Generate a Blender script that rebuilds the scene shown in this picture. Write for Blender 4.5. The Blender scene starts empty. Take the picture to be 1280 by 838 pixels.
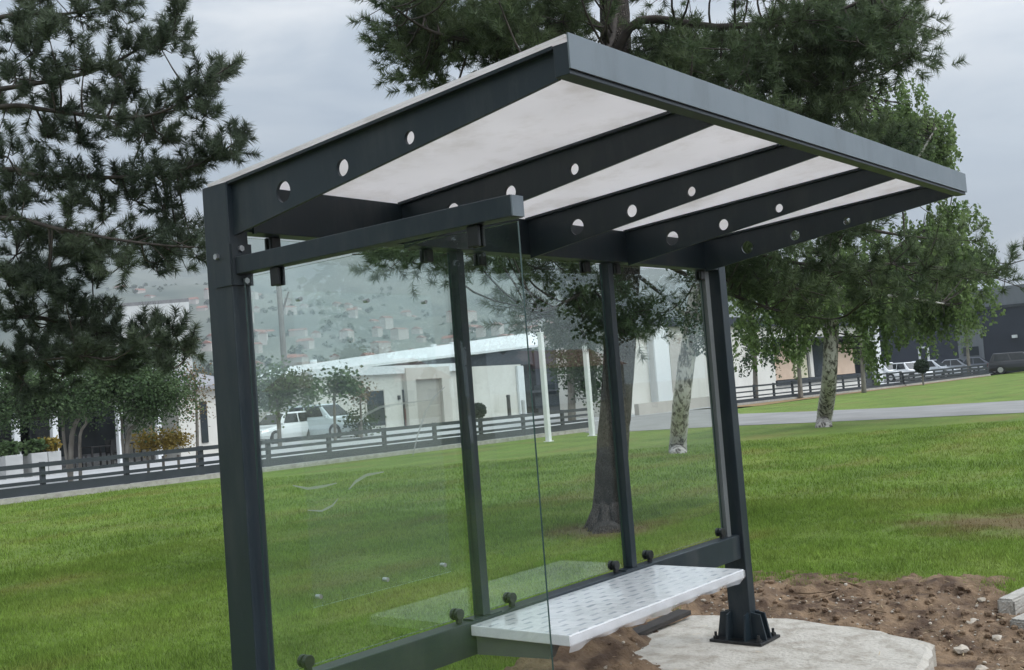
import bpy, bmesh, math, random
import numpy as np
from mathutils import Vector, Matrix
from mathutils.geometry import tessellate_polygon
random.seed(7)
RNG = np.random.default_rng(11)
sc = bpy.context.scene
COL = sc.collection
rad = math.radians

# ------------------------------------------------------------------ camera
F, W, H = 1340.6, 1280.0, 838.0
CAM = Vector((-2.2609, -3.0642, 1.5785))
yaw, pit, rol = rad(-50.8881), rad(3.0297), rad(4.4316)
FW = Vector((-math.sin(yaw)*math.cos(pit), math.cos(yaw)*math.cos(pit), math.sin(pit)))
RT0 = Vector((math.cos(yaw), math.sin(yaw), 0)); UP0 = RT0.cross(FW)
RT = math.cos(rol)*RT0 - math.sin(rol)*UP0
UP = math.sin(rol)*RT0 + math.cos(rol)*UP0
cd = bpy.data.cameras.new('camera'); cam = bpy.data.objects.new('camera', cd); COL.objects.link(cam)
cam.matrix_world = Matrix(((RT.x, UP.x, -FW.x, CAM.x), (RT.y, UP.y, -FW.y, CAM.y), (RT.z, UP.z, -FW.z, CAM.z), (0, 0, 0, 1)))
cd.sensor_fit = 'HORIZONTAL'; cd.sensor_width = 36; cd.lens = 36*F/W
cd.clip_start = 0.05; cd.clip_end = 9000
sc.camera = cam

def ray(px, py):
    return FW + RT*((px-W/2)/F) - UP*((py-H/2)/F)
def at(px, py, d):
    return CAM + ray(px, py)*d
def G(px, py, z=0.0):
    r = ray(px, py); return CAM + r*((z-CAM.z)/r.z)
def PL(px, py, axis, v):
    r = ray(px, py); return CAM + r*((v-CAM[axis])/r[axis])
def foot(px, d, z=0.0):
    """ground point on column px at depth d"""
    lo, hi = -2000.0, 3000.0
    for _ in range(60):
        m = (lo+hi)/2
        if at(px, m, d).z > z: lo = m
        else: hi = m
    return at(px, lo, d)

# ------------------------------------------------------------------ materials
def new_mat(name):
    m = bpy.data.materials.new(name); m.use_nodes = True
    nt = m.node_tree; b = nt.nodes['Principled BSDF']
    return m, nt, b
def ramp_node(nt, stops):
    r = nt.nodes.new('ShaderNodeValToRGB')
    e = r.color_ramp.elements
    e[0].position, e[0].color = stops[0][0], (*stops[0][1], 1)
    e[1].position, e[1].color = stops[-1][0], (*stops[-1][1], 1)
    for p, c in stops[1:-1]:
        n = e.new(p); n.color = (*c, 1)
    return r
def mat(name, c1, c2=None, scale=5.0, rough=.6, bump=0.0, bscale=None, detail=6, metal=0.0, stretch=None, spec=.5, coat=0.0, lo=.3, hi=.7, island=0.0):
    m, nt, b = new_mat(name)
    b.inputs['Roughness'].default_value = rough; b.inputs['Metallic'].default_value = metal
    b.inputs['Specular IOR Level'].default_value = spec; b.inputs['Coat Weight'].default_value = coat
    tc = nt.nodes.new('ShaderNodeTexCoord'); vec = tc.outputs['Object']
    if stretch:
        mp = nt.nodes.new('ShaderNodeMapping'); mp.inputs['Scale'].default_value = stretch
        nt.links.new(vec, mp.inputs['Vector']); vec = mp.outputs['Vector']
    if c2 is None: c2 = tuple(min(1, x*1.12) for x in c1)
    n = nt.nodes.new('ShaderNodeTexNoise'); n.inputs['Scale'].default_value = scale; n.inputs['Detail'].default_value = detail
    nt.links.new(vec, n.inputs['Vector'])
    r = ramp_node(nt, [(lo, c1), (hi, c2)]); nt.links.new(n.outputs['Fac'], r.inputs['Fac'])
    out = r.outputs['Color']
    if island > 0:
        g = nt.nodes.new('ShaderNodeNewGeometry'); hs = nt.nodes.new('ShaderNodeHueSaturation')
        mr = nt.nodes.new('ShaderNodeMapRange'); mr.inputs['To Min'].default_value = 1-island; mr.inputs['To Max'].default_value = 1+island
        nt.links.new(g.outputs['Random Per Island'], mr.inputs['Value']); nt.links.new(mr.outputs['Result'], hs.inputs['Value'])
        nt.links.new(out, hs.inputs['Color']); out = hs.outputs['Color']
    nt.links.new(out, b.inputs['Base Color'])
    if bump > 0:
        n2 = nt.nodes.new('ShaderNodeTexNoise'); n2.inputs['Scale'].default_value = bscale or scale*4; n2.inputs['Detail'].default_value = 8
        nt.links.new(vec, n2.inputs['Vector'])
        bp = nt.nodes.new('ShaderNodeBump'); bp.inputs['Strength'].default_value = bump; bp.inputs['Distance'].default_value = .02
        nt.links.new(n2.outputs['Fac'], bp.inputs['Height']); nt.links.new(bp.outputs['Normal'], b.inputs['Normal'])
    return m
def leaf_mat(name, c1, c2, trans=.35, island=.35, rough=.55, scale=1.2):
    m = mat(name, c1, c2, scale=scale, rough=rough, island=island, spec=.3)
    nt = m.node_tree; b = nt.nodes['Principled BSDF']; o = nt.nodes['Material Output']
    t = nt.nodes.new('ShaderNodeBsdfTranslucent'); mx = nt.nodes.new('ShaderNodeMixShader'); mx.inputs[0].default_value = trans
    nt.links.new(b.inputs['Base Color'].links[0].from_socket, t.inputs['Color'])
    nt.links.new(b.outputs[0], mx.inputs[1]); nt.links.new(t.outputs[0], mx.inputs[2]); nt.links.new(mx.outputs[0], o.inputs['Surface'])
    return m
M = {}
def dirty(m, col, amt, sc_=7.0):
    """fine dust and rub marks with their own shape: patchy noise broken by streaks"""
    nt = m.node_tree; b = nt.nodes['Principled BSDF']; src = b.inputs['Base Color'].links[0].from_socket
    tc = nt.nodes.new('ShaderNodeTexCoord'); n1 = nt.nodes.new('ShaderNodeTexNoise'); n1.inputs['Scale'].default_value = sc_; n1.inputs['Detail'].default_value = 12; n1.inputs['Roughness'].default_value = .72
    mp = nt.nodes.new('ShaderNodeMapping'); mp.inputs['Scale'].default_value = (1, 1, .25); nt.links.new(tc.outputs['Object'], mp.inputs[0]); nt.links.new(mp.outputs[0], n1.inputs['Vector'])
    r = ramp_node(nt, [(.50, (0, 0, 0)), (.74, (1, 1, 1))]); nt.links.new(n1.outputs['Fac'], r.inputs[0])
    k = nt.nodes.new('ShaderNodeMath'); k.operation = 'MULTIPLY'; k.inputs[1].default_value = amt; nt.links.new(r.outputs[0], k.inputs[0])
    mx = nt.nodes.new('ShaderNodeMix'); mx.data_type = 'RGBA'; nt.links.new(k.outputs[0], mx.inputs[0]); nt.links.new(src, mx.inputs[6]); mx.inputs[7].default_value = (*col, 1)
    nt.links.new(mx.outputs[2], b.inputs['Base Color'])
    mr = nt.nodes.new('ShaderNodeMapRange'); r0 = b.inputs['Roughness'].default_value; mr.inputs['To Min'].default_value = r0*.85; mr.inputs['To Max'].default_value = min(1, r0*1.6)
    nt.links.new(n1.outputs['Fac'], mr.inputs[0]); nt.links.new(mr.outputs[0], b.inputs['Roughness'])
    return m
M['steel'] = mat('anthracite_paint', (.0125, .0215, .0285), (.018, .029, .0375), scale=3, rough=.34, bump=.04, bscale=260, spec=.45)
dirty(M['steel'], (.10, .10, .095), .30)
M['bracket'] = mat('grey_bracket_paint', (.10, .11, .11), (.13, .14, .14), scale=4, rough=.5)
M['black'] = mat('black_plastic', (.008, .009, .010), (.014, .015, .016), scale=20, rough=.45)
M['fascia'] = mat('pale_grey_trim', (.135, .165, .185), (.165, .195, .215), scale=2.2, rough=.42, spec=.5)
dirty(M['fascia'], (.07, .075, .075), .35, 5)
M['zinc'] = mat('zinc_bolt', (.42, .43, .44), (.6, .6, .6), scale=60, rough=.35, metal=.9)
def panel_mat():
    m = mat('white_roof_panel', (.80, .775, .765), (.86, .835, .825), scale=2.5, rough=.5); dirty(m, (.55, .51, .46), .55, 3.2)
    nt = m.node_tree; b = nt.nodes['Principled BSDF']; o = nt.nodes['Material Output']
    t = nt.nodes.new('ShaderNodeBsdfTranslucent'); nt.links.new(b.inputs['Base Color'].links[0].from_socket, t.inputs['Color'])
    mx = nt.nodes.new('ShaderNodeMixShader'); mx.inputs[0].default_value = .66
    nt.links.new(b.outputs[0], mx.inputs[1]); nt.links.new(t.outputs[0], mx.inputs[2]); nt.links.new(mx.outputs[0], o.inputs['Surface'])
    return m
M['panel'] = panel_mat()
def glass_mat(name, tint, dirt=.02, refl=1.0):
    m, nt, b = new_mat(name); o = nt.nodes['Material Output']; nt.nodes.remove(b)
    g = nt.nodes.new('ShaderNodeNewGeometry')
    mr = nt.nodes.new('ShaderNodeMapRange'); mr.inputs['To Min'].default_value = 1.52; mr.inputs['To Max'].default_value = 1/1.52
    nt.links.new(g.outputs['Backfacing'], mr.inputs['Value'])
    fr = nt.nodes.new('ShaderNodeFresnel'); nt.links.new(mr.outputs['Result'], fr.inputs['IOR'])
    ml = nt.nodes.new('ShaderNodeMath'); ml.operation = 'MULTIPLY'; ml.inputs[1].default_value = refl
    nt.links.new(fr.outputs[0], ml.inputs[0])
    tr = nt.nodes.new('ShaderNodeBsdfTransparent'); tr.inputs['Color'].default_value = (*tint, 1)
    gl = nt.nodes.new('ShaderNodeBsdfGlossy'); gl.inputs['Roughness'].default_value = .0; gl.inputs['Color'].default_value = (.9, .98, .97, 1)
    mx = nt.nodes.new('ShaderNodeMixShader'); nt.links.new(ml.outputs[0], mx.inputs[0])
    nt.links.new(tr.outputs[0], mx.inputs[1]); nt.links.new(gl.outputs[0], mx.inputs[2])
    # faint dusty film of the real pane
    n = nt.nodes.new('ShaderNodeTexNoise'); n.inputs['Scale'].default_value = 2.2; n.inputs['Detail'].default_value = 5
    tc = nt.nodes.new('ShaderNodeTexCoord'); nt.links.new(tc.outputs['Object'], n.inputs['Vector'])
    r2 = nt.nodes.new('ShaderNodeMapRange'); r2.inputs['From Min'].default_value = .45; r2.inputs['From Max'].default_value = .75
    r2.inputs['To Min'].default_value = dirt*.35; r2.inputs['To Max'].default_value = dirt*1.8
    nt.links.new(n.outputs['Fac'], r2.inputs['Value'])
    df = nt.nodes.new('ShaderNodeBsdfDiffuse'); df.inputs['Color'].default_value = (.75, .8, .8, 1)
    m2 = nt.nodes.new('ShaderNodeMixShader'); nt.links.new(r2.outputs['Result'], m2.inputs[0])
    nt.links.new(mx.outputs[0], m2.inputs[1]); nt.links.new(df.outputs[0], m2.inputs[2]); nt.links.new(m2.outputs[0], o.inputs['Surface'])
    return m
M['glass'] = glass_mat('clear_glass', (.968, .99, .98), .0012, 1.0)
M['acrylic'] = glass_mat('clear_acrylic', (.98, .99, .986), .004, 1.1)
M['glass_edge'] = mat('glass_edge', (.02, .045, .04), (.03, .06, .052), rough=.2)
def wrapped():
    m, nt, b = new_mat('wrapped_board')
    tc = nt.nodes.new('ShaderNodeTexCoord'); sp = nt.nodes.new('ShaderNodeSeparateXYZ'); nt.links.new(tc.outputs['Object'], sp.inputs[0])
    def mth(op, a_, b_=None, c_=None):
        n_ = nt.nodes.new('ShaderNodeMath'); n_.operation = op
        for i_, v_ in enumerate((a_, b_, c_)):
            if v_ is None: continue
            if isinstance(v_, (int, float)): n_.inputs[i_].default_value = v_
            else: nt.links.new(v_, n_.inputs[i_])
        return n_.outputs[0]
    n = nt.nodes.new('ShaderNodeTexNoise'); n.inputs['Scale'].default_value = 14; n.inputs['Detail'].default_value = 4
    nt.links.new(tc.outputs['Object'], n.inputs['Vector'])
    row = mth('MULTIPLY', sp.outputs['Y'], 17.0); rf = mth('FLOOR', row)
    u = mth('FRACT', mth('ADD', mth('ADD', mth('MULTIPLY', sp.outputs['X'], 9.0), mth('MULTIPLY', n.outputs['Fac'], .9)), mth('MULTIPLY', rf, .37)))
    v = mth('FRACT', row)
    d1 = mth('LESS_THAN', mth('ABSOLUTE', mth('SUBTRACT', u, .5)), mth('MULTIPLY', n.outputs['Fac'], .46)); d2 = mth('LESS_THAN', mth('ABSOLUTE', mth('SUBTRACT', v, .5)), mth('MULTIPLY', n.outputs['Fac'], .30))
    k = mth('MULTIPLY', mth('MULTIPLY', d1, d2), mth('MULTIPLY', n.outputs['Fac'], .9))
    g_ = nt.nodes.new('ShaderNodeNewGeometry'); sg = nt.nodes.new('ShaderNodeSeparateXYZ'); nt.links.new(g_.outputs['Normal'], sg.inputs[0])
    nl = nt.nodes.new('ShaderNodeTexNoise'); nl.inputs['Scale'].default_value = 3.2; nl.inputs['Detail'].default_value = 3; nt.links.new(tc.outputs['Object'], nl.inputs['Vector'])
    k = mth('MULTIPLY', k, mth('GREATER_THAN', sg.outputs['Z'], .5)); k = mth('MULTIPLY', k, mth('MULTIPLY', nl.outputs['Fac'], 1.7))
    r0 = ramp_node(nt, [(.35, (.70, .715, .725)), (.62, (.80, .80, .81))]); nt.links.new(n.outputs['Fac'], r0.inputs[0])
    mxc = nt.nodes.new('ShaderNodeMix'); mxc.data_type = 'RGBA'; nt.links.new(k, mxc.inputs[0]); nt.links.new(r0.outputs[0], mxc.inputs[6]); mxc.inputs[7].default_value = (.16, .22, .26, 1)
    nt.links.new(mxc.outputs[2], b.inputs['Base Color'])
    b.inputs['Roughness'].default_value = .26; b.inputs['Coat Weight'].default_value = .7; b.inputs['Coat Roughness'].default_value = .06
    n2 = nt.nodes.new('ShaderNodeTexNoise'); n2.inputs['Scale'].default_value = 6; n2.inputs['Detail'].default_value = 5; n2.inputs['Distortion'].default_value = 2.5
    nt.links.new(tc.outputs['Object'], n2.inputs['Vector'])
    bp = nt.nodes.new('ShaderNodeBump'); bp.inputs['Strength'].default_value = .28; bp.inputs['Distance'].default_value = .03
    nt.links.new(n2.outputs['Fac'], bp.inputs['Height']); nt.links.new(bp.outputs[0], b.inputs['Normal'])
    return m
M['wrap'] = wrapped()
def film():
    m, nt, b = new_mat('plastic_film'); o = nt.nodes['Material Output']
    b.inputs['Base Color'].default_value = (.75, .76, .78, 1); b.inputs['Roughness'].default_value = .2
    t = nt.nodes.new('ShaderNodeBsdfTransparent'); mx = nt.nodes.new('ShaderNodeMixShader'); mx.inputs[0].default_value = .38
    nt.links.new(t.outputs[0], mx.inputs[1]); nt.links.new(b.outputs[0], mx.inputs[2]); nt.links.new(mx.outputs[0], o.inputs['Surface'])
    return m
M['film'] = film()
def smear():
    m, nt, b = new_mat('smear'); o = nt.nodes['Material Output']
    b.inputs['Base Color'].default_value = (.8, .82, .8, 1)
    t = nt.nodes.new('ShaderNodeBsdfTransparent'); mx = nt.nodes.new('ShaderNodeMixShader'); mx.inputs[0].default_value = .3
    nt.links.new(t.outputs[0], mx.inputs[1]); nt.links.new(b.outputs[0], mx.inputs[2]); nt.links.new(mx.outputs[0], o.inputs['Surface'])
    return m
M['smear'] = smear()
M['concrete'] = mat('rough_concrete', (.32, .285, .235), (.47, .435, .38), scale=7, rough=.9, bump=.7, bscale=34, detail=12, lo=.34, hi=.56)
M['kerb'] = mat('kerb_concrete', (.30, .28, .245), (.46, .435, .39), scale=8, rough=.9, bump=.4, bscale=40)
M['soil'] = mat('bare_soil', (.075, .044, .026), (.235, .155, .092), scale=6, rough=.95, bump=1.0, bscale=45, detail=12, lo=.36, hi=.66)
M['stone'] = mat('pale_stone', (.26, .22, .17), (.42, .37, .31), scale=9, rough=.9, bump=.3, island=.25)
M['root'] = mat('dry_root', (.12, .075, .04), (.24, .165, .10), scale=14, rough=.9)
M['plank'] = mat('dark_plank', (.02, .018, .017), (.05, .042, .036), scale=9, rough=.8, stretch=(1, 8, 8))
M['asphalt'] = mat('asphalt', (.045, .045, .047), (.07, .07, .07), scale=8, rough=.9, bump=.3, bscale=150)
M['drive'] = mat('driveway_asphalt', (.20, .195, .185), (.28, .275, .265), scale=.6, rough=.9, bump=.2, bscale=40)
M['fore'] = mat('forecourt_concrete', (.36, .36, .36), (.46, .46, .455), scale=.3, rough=.9)
M['terrain'] = mat('dry_ground', (.10, .10, .05), (.17, .14, .08), scale=.02, rough=.95)
M['dry'] = mat('dry_verge', (.20, .13, .055), (.30, .2, .09), scale=2, rough=.95, bump=.4, bscale=30)
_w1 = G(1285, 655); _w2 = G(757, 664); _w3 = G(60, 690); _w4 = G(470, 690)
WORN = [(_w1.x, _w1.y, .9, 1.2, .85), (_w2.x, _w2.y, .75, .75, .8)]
def lawn_mat(name, island):
    m, nt, b = new_mat(name)
    b.inputs['Roughness'].default_value = .8; b.inputs['Specular IOR Level'].default_value = .2
    tc = nt.nodes.new('ShaderNodeTexCoord')
    def noise(s, d=6, sx=None):
        n = nt.nodes.new('ShaderNodeTexNoise'); n.inputs['Scale'].default_value = s; n.inputs['Detail'].default_value = d
        v = tc.outputs['Object']
        if sx:
            mp = nt.nodes.new('ShaderNodeMapping'); mp.inputs['Scale'].default_value = sx; nt.links.new(v, mp.inputs[0]); v = mp.outputs[0]
        nt.links.new(v, n.inputs['Vector']); return n
    a = noise(.55); r1 = ramp_node(nt, [(.30, (.108, .170, .030)), (.52, (.148, .222, .040)), (.74, (.200, .255, .060))]); nt.links.new(a.outputs['Fac'], r1.inputs[0])
    c = noise(7, 8, (1, 1, 1)); r2 = ramp_node(nt, [(.28, (.80, .81, .80)), (.72, (1.2, 1.18, 1.15))]); nt.links.new(c.outputs['Fac'], r2.inputs[0])
    mu = nt.nodes.new('ShaderNodeMix'); mu.data_type = 'RGBA'; mu.blend_type = 'MULTIPLY'; mu.inputs[0].default_value = 1
    nt.links.new(r1.outputs[0], mu.inputs[6]); nt.links.new(r2.outputs[0], mu.inputs[7])
    # dry straw patches
    e = noise(.33, 7, (1, 2.2, 1)); r3 = ramp_node(nt, [(.52, (0, 0, 0)), (.70, (1, 1, 1))]); nt.links.new(e.outputs['Fac'], r3.inputs[0])
    sc_ = nt.nodes.new('ShaderNodeMath'); sc_.operation = 'MULTIPLY'; sc_.inputs[1].default_value = .6; nt.links.new(r3.outputs[0], sc_.inputs[0])
    m2 = nt.nodes.new('ShaderNodeMix'); m2.data_type = 'RGBA'; nt.links.new(sc_.outputs[0], m2.inputs[0])
    nt.links.new(mu.outputs[2], m2.inputs[6]); m2.inputs[7].default_value = (.20, .165, .055, 1)
    # mowing lines, very soft
    w = nt.nodes.new('ShaderNodeTexWave'); w.inputs['Scale'].default_value = .23; w.inputs['Distortion'].default_value = 1.5; w.bands_direction = 'Y'
    nt.links.new(tc.outputs['Object'], w.inputs['Vector'])
    r4 = ramp_node(nt, [(0, (.95, .95, .95)), (1, (1.05, 1.05, 1.04))]); nt.links.new(w.outputs['Fac'], r4.inputs[0])
    m3 = nt.nodes.new('ShaderNodeMix'); m3.data_type = 'RGBA'; m3.blend_type = 'MULTIPLY'; m3.inputs[0].default_value = 1
    nt.links.new(m2.outputs[2], m3.inputs[6]); nt.links.new(r4.outputs[0], m3.inputs[7])
    out = m3.outputs[2]
    # worn bare places: one by the right edge of the view and the trodden ring round the big pine
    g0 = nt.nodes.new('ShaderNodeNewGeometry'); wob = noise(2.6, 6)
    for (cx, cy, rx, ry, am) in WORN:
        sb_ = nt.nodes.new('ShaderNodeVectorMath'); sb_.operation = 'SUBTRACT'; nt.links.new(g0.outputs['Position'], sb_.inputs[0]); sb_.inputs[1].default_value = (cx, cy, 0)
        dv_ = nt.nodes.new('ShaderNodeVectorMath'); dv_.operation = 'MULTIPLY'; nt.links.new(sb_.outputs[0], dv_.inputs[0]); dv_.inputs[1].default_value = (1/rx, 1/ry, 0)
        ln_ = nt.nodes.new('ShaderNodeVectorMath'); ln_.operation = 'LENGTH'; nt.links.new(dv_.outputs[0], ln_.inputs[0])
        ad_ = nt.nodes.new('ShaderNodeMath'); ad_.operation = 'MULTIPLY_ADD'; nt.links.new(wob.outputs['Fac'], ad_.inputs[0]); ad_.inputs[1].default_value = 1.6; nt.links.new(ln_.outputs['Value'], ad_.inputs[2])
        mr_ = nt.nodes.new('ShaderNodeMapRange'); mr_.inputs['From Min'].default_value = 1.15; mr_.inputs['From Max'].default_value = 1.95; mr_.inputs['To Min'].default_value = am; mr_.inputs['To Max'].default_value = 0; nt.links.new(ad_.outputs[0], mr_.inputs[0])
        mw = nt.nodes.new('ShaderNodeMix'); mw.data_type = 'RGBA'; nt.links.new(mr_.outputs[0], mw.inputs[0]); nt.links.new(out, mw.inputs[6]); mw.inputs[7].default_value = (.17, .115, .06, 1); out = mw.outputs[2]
    if island:
        g = nt.nodes.new('ShaderNodeNewGeometry'); hs = nt.nodes.new('ShaderNodeHueSaturation')
        mr = nt.nodes.new('ShaderNodeMapRange'); mr.inputs['To Min'].default_value = .75; mr.inputs['To Max'].default_value = 1.75
        nt.links.new(g.outputs['Random Per Island'], mr.inputs[0]); nt.links.new(mr.outputs[0], hs.inputs['Value'])
        nt.links.new(out, hs.inputs['Color']); out = hs.outputs[0]
    nt.links.new(out, b.inputs['Base Color'])
    n2 = noise(38, 6); bp = nt.nodes.new('ShaderNodeBump'); bp.inputs['Strength'].default_value = .9; bp.inputs['Distance'].default_value = .05
    nt.links.new(n2.outputs['Fac'], bp.inputs['Height'])
    if not island: nt.links.new(bp.outputs[0], b.inputs['Normal'])
    if island:
        o = nt.nodes['Material Output']; t = nt.nodes.new('ShaderNodeBsdfTranslucent'); mx = nt.nodes.new('ShaderNodeMixShader'); mx.inputs[0].default_value = .35
        nt.links.new(out, t.inputs[0]); nt.links.new(b.outputs[0], mx.inputs[1]); nt.links.new(t.outputs[0], mx.inputs[2]); nt.links.new(mx.outputs[0], o.inputs[0])
    return m
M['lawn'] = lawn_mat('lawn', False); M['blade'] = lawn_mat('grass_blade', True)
M['pine_bark'] = mat('pine_bark', (.045, .034, .028), (.125, .1, .085), scale=9, rough=.95, bump=1.0, bscale=16, stretch=(1, 1, .3))
M['pine_bark_pale'] = mat('pale_pine_bark', (.085, .068, .057), (.21, .175, .15), scale=10, rough=.95, bump=1.0, bscale=16, stretch=(1, 1, .3))
def cracked(m, col):
    nt = m.node_tree; b = nt.nodes['Principled BSDF']; src = b.inputs['Base Color'].links[0].from_socket
    tc = nt.nodes.new('ShaderNodeTexCoord'); mp = nt.nodes.new('ShaderNodeMapping'); mp.inputs['Scale'].default_value = (13, 13, 4); nt.links.new(tc.outputs['Object'], mp.inputs[0])
    nz = nt.nodes.new('ShaderNodeTexNoise'); nz.inputs['Scale'].default_value = 2.0; nt.links.new(mp.outputs[0], nz.inputs['Vector'])
    vm = nt.nodes.new('ShaderNodeVectorMath'); vm.operation = 'MULTIPLY_ADD'; nt.links.new(nz.outputs['Color'], vm.inputs[0]); vm.inputs[1].default_value = (.8, .8, .8); nt.links.new(mp.outputs[0], vm.inputs[2])
    vo = nt.nodes.new('ShaderNodeTexVoronoi'); vo.feature = 'DISTANCE_TO_EDGE'; nt.links.new(vm.outputs[0], vo.inputs['Vector'])
    r = ramp_node(nt, [(.02, (1, 1, 1)), (.16, (0, 0, 0))]); nt.links.new(vo.outputs['Distance'], r.inputs[0])
    mx = nt.nodes.new('ShaderNodeMix'); mx.data_type = 'RGBA'; nt.links.new(r.outputs[0], mx.inputs[0]); nt.links.new(src, mx.inputs[6]); mx.inputs[7].default_value = (*col, 1); nt.links.new(mx.outputs[2], b.inputs['Base Color'])
    bp = nt.nodes.new('ShaderNodeBump'); bp.inputs['Strength'].default_value = 1; bp.inputs['Distance'].default_value = .06; nt.links.new(vo.outputs['Distance'], bp.inputs['Height']); nt.links.new(bp.outputs[0], b.inputs['Normal'])
cracked(M['pine_bark_pale'], (.03, .022, .018)); cracked(M['pine_bark'], (.02, .015, .012))
M['twig'] = mat('twig_bark', (.03, .024, .02), (.075, .06, .05), scale=12, rough=.9)
M['grey_bark'] = mat('grey_bark', (.13, .115, .095), (.24, .22, .19), scale=8, rough=.9, stretch=(1, 1, .3))
def birch():
    m, nt, b = new_mat('birch_bark'); tc = nt.nodes.new('ShaderNodeTexCoord')
    mp = nt.nodes.new('ShaderNodeMapping'); mp.inputs['Scale'].default_value = (7, 7, 3.4); nt.links.new(tc.outputs['Object'], mp.inputs[0])
    n = nt.nodes.new('ShaderNodeTexNoise'); n.inputs['Scale'].default_value = 1.45; n.inputs['Detail'].default_value = 12; n.inputs['Roughness'].default_value = .68; n.inputs['Distortion'].default_value = .5; nt.links.new(mp.outputs[0], n.inputs['Vector'])
    r = ramp_node(nt, [(.36, (.022, .02, .018)), (.45, (.12, .105, .09)), (.515, (.45, .42, .385)), (.8, (.58, .56, .52))]); nt.links.new(n.outputs['Fac'], r.inputs[0])
    nt.links.new(r.outputs[0], b.inputs['Base Color']); b.inputs['Roughness'].default_value = .8
    return m
M['birch'] = birch()
M['needle_near'] = leaf_mat('pine_needles_near', (.050, .071, .047), (.118, .145, .088), trans=.35, island=.4)
M['needle'] = leaf_mat('pine_needles', (.058, .090, .044), (.145, .185, .090), trans=.45, island=.45)
M['birch_leaf'] = leaf_mat('birch_leaves', (.10, .165, .05), (.215, .285, .11), trans=.5, island=.4)
M['dark_leaf'] = leaf_mat('dark_leaves', (.022, .05, .02), (.05, .09, .03), trans=.3)
M['olive_leaf'] = leaf_mat('olive_leaves', (.045, .085, .032), (.105, .155, .065), trans=.3)
M['shrub_leaf'] = leaf_mat('shrub_leaves', (.05, .09, .03), (.14, .2, .08), trans=.3)
M['yellow_leaf'] = leaf_mat('yellow_leaves', (.22, .17, .03), (.32, .22, .06), trans=.35)
M['rust_leaf'] = leaf_mat('rusty_leaves', (.12, .1, .05), (.26, .18, .09), trans=.35)
M['topiary'] = leaf_mat('topiary_leaves', (.012, .03, .012), (.03, .055, .02), trans=.2)
M['fence'] = mat('dark_fence_paint', (.022, .028, .035), (.035, .042, .05), scale=3, rough=.6)
M['white'] = mat('white_render', (.60, .58, .525), (.68, .66, .61), scale=.6, rough=.85)
dirty(M['white'], (.42, .40, .35), .4, .8)
M['roofwhite'] = mat('pale_roof', (.66, .68, .68), (.74, .75, .75), scale=.4, rough=.6)
M['beige'] = mat('beige_render', (.40, .37, .33), (.47, .44, .40), scale=.7, rough=.85)
dirty(M['beige'], (.28, .26, .22), .4, .8)
M['greydoor'] = mat('grey_shutter', (.36, .33, .29), (.42, .39, .35), scale=1, rough=.7, stretch=(.3, .3, 14))
M['frame_stone'] = mat('pale_frame', (.5, .47, .42), (.56, .53, .48), scale=1, rough=.8)
M['darkwall'] = mat('dark_cladding', (.018, .024, .036), (.025, .032, .046), scale=.5, rough=.7)
M['hallgrey'] = mat('grey_roof_sheet', (.13, .145, .16), (.16, .175, .19), scale=.4, rough=.6, stretch=(1, 6, 1))
M['window'] = mat('window_glass', (.02, .026, .03), (.05, .06, .068), scale=.4, rough=.08)
M['board'] = mat('beige_board', (.52, .38, .28), (.60, .46, .35), scale=1.5, rough=.8)
M['board2'] = mat('cream_board', (.5, .46, .33), (.58, .54, .4), scale=1.5, rough=.8)
M['reddoor'] = mat('dark_red_paint', (.10, .025, .02), (.14, .035, .03), scale=2, rough=.6)
M['polewhite'] = mat('white_pole_paint', (.78, .78, .77), (.82, .82, .81), scale=3, rough=.4)
M['planter'] = mat('planter_grey', (.4, .4, .39), (.5, .5, .49), scale=2, rough=.8)
M['dark'] = mat('dark_furniture', (.012, .012, .013), (.03, .028, .026), scale=2, rough=.7)
M['greyslope'] = mat('grey_tiles', (.22, .22, .23), (.3, .3, .31), scale=2, rough=.8)
M['tyre'] = mat('tyre', (.012, .012, .012), (.02, .02, .02), rough=.85)
M['rim'] = mat('alloy_rim', (.5, .5, .51), (.6, .6, .6), rough=.3, metal=.7)
M['carglass'] = mat('car_glass', (.012, .016, .018), (.022, .028, .03), rough=.06)
M['lamp'] = mat('lamp_lens', (.6, .6, .58), (.7, .7, .68), rough=.15)
M['taillamp'] = mat('tail_lamp', (.3, .02, .015), (.4, .03, .02), rough=.2)
for n, c in (('white', (.72, .73, .73)), ('silver', (.48, .51, .54)), ('grey', (.17, .19, .21)), ('navy', (.06, .07, .09)), ('black', (.014, .015, .018)), ('pale', (.60, .66, .68))):
    M['car_'+n] = mat('car_paint_'+n, c, tuple(x*1.06 for x in c), scale=1, rough=.3, coat=.7)
M['wood'] = mat('weathered_pole', (.12, .11, .1), (.2, .185, .17), scale=6, rough=.9, stretch=(1, 1, .2))
M['house_wall'] = mat('house_wall', (.4, .36, .32), (.52, .48, .44), scale=.05, rough=.9)
M['house_roof'] = mat('red_tile', (.26, .11, .08), (.36, .17, .12), scale=.2, rough=.9)

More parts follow.
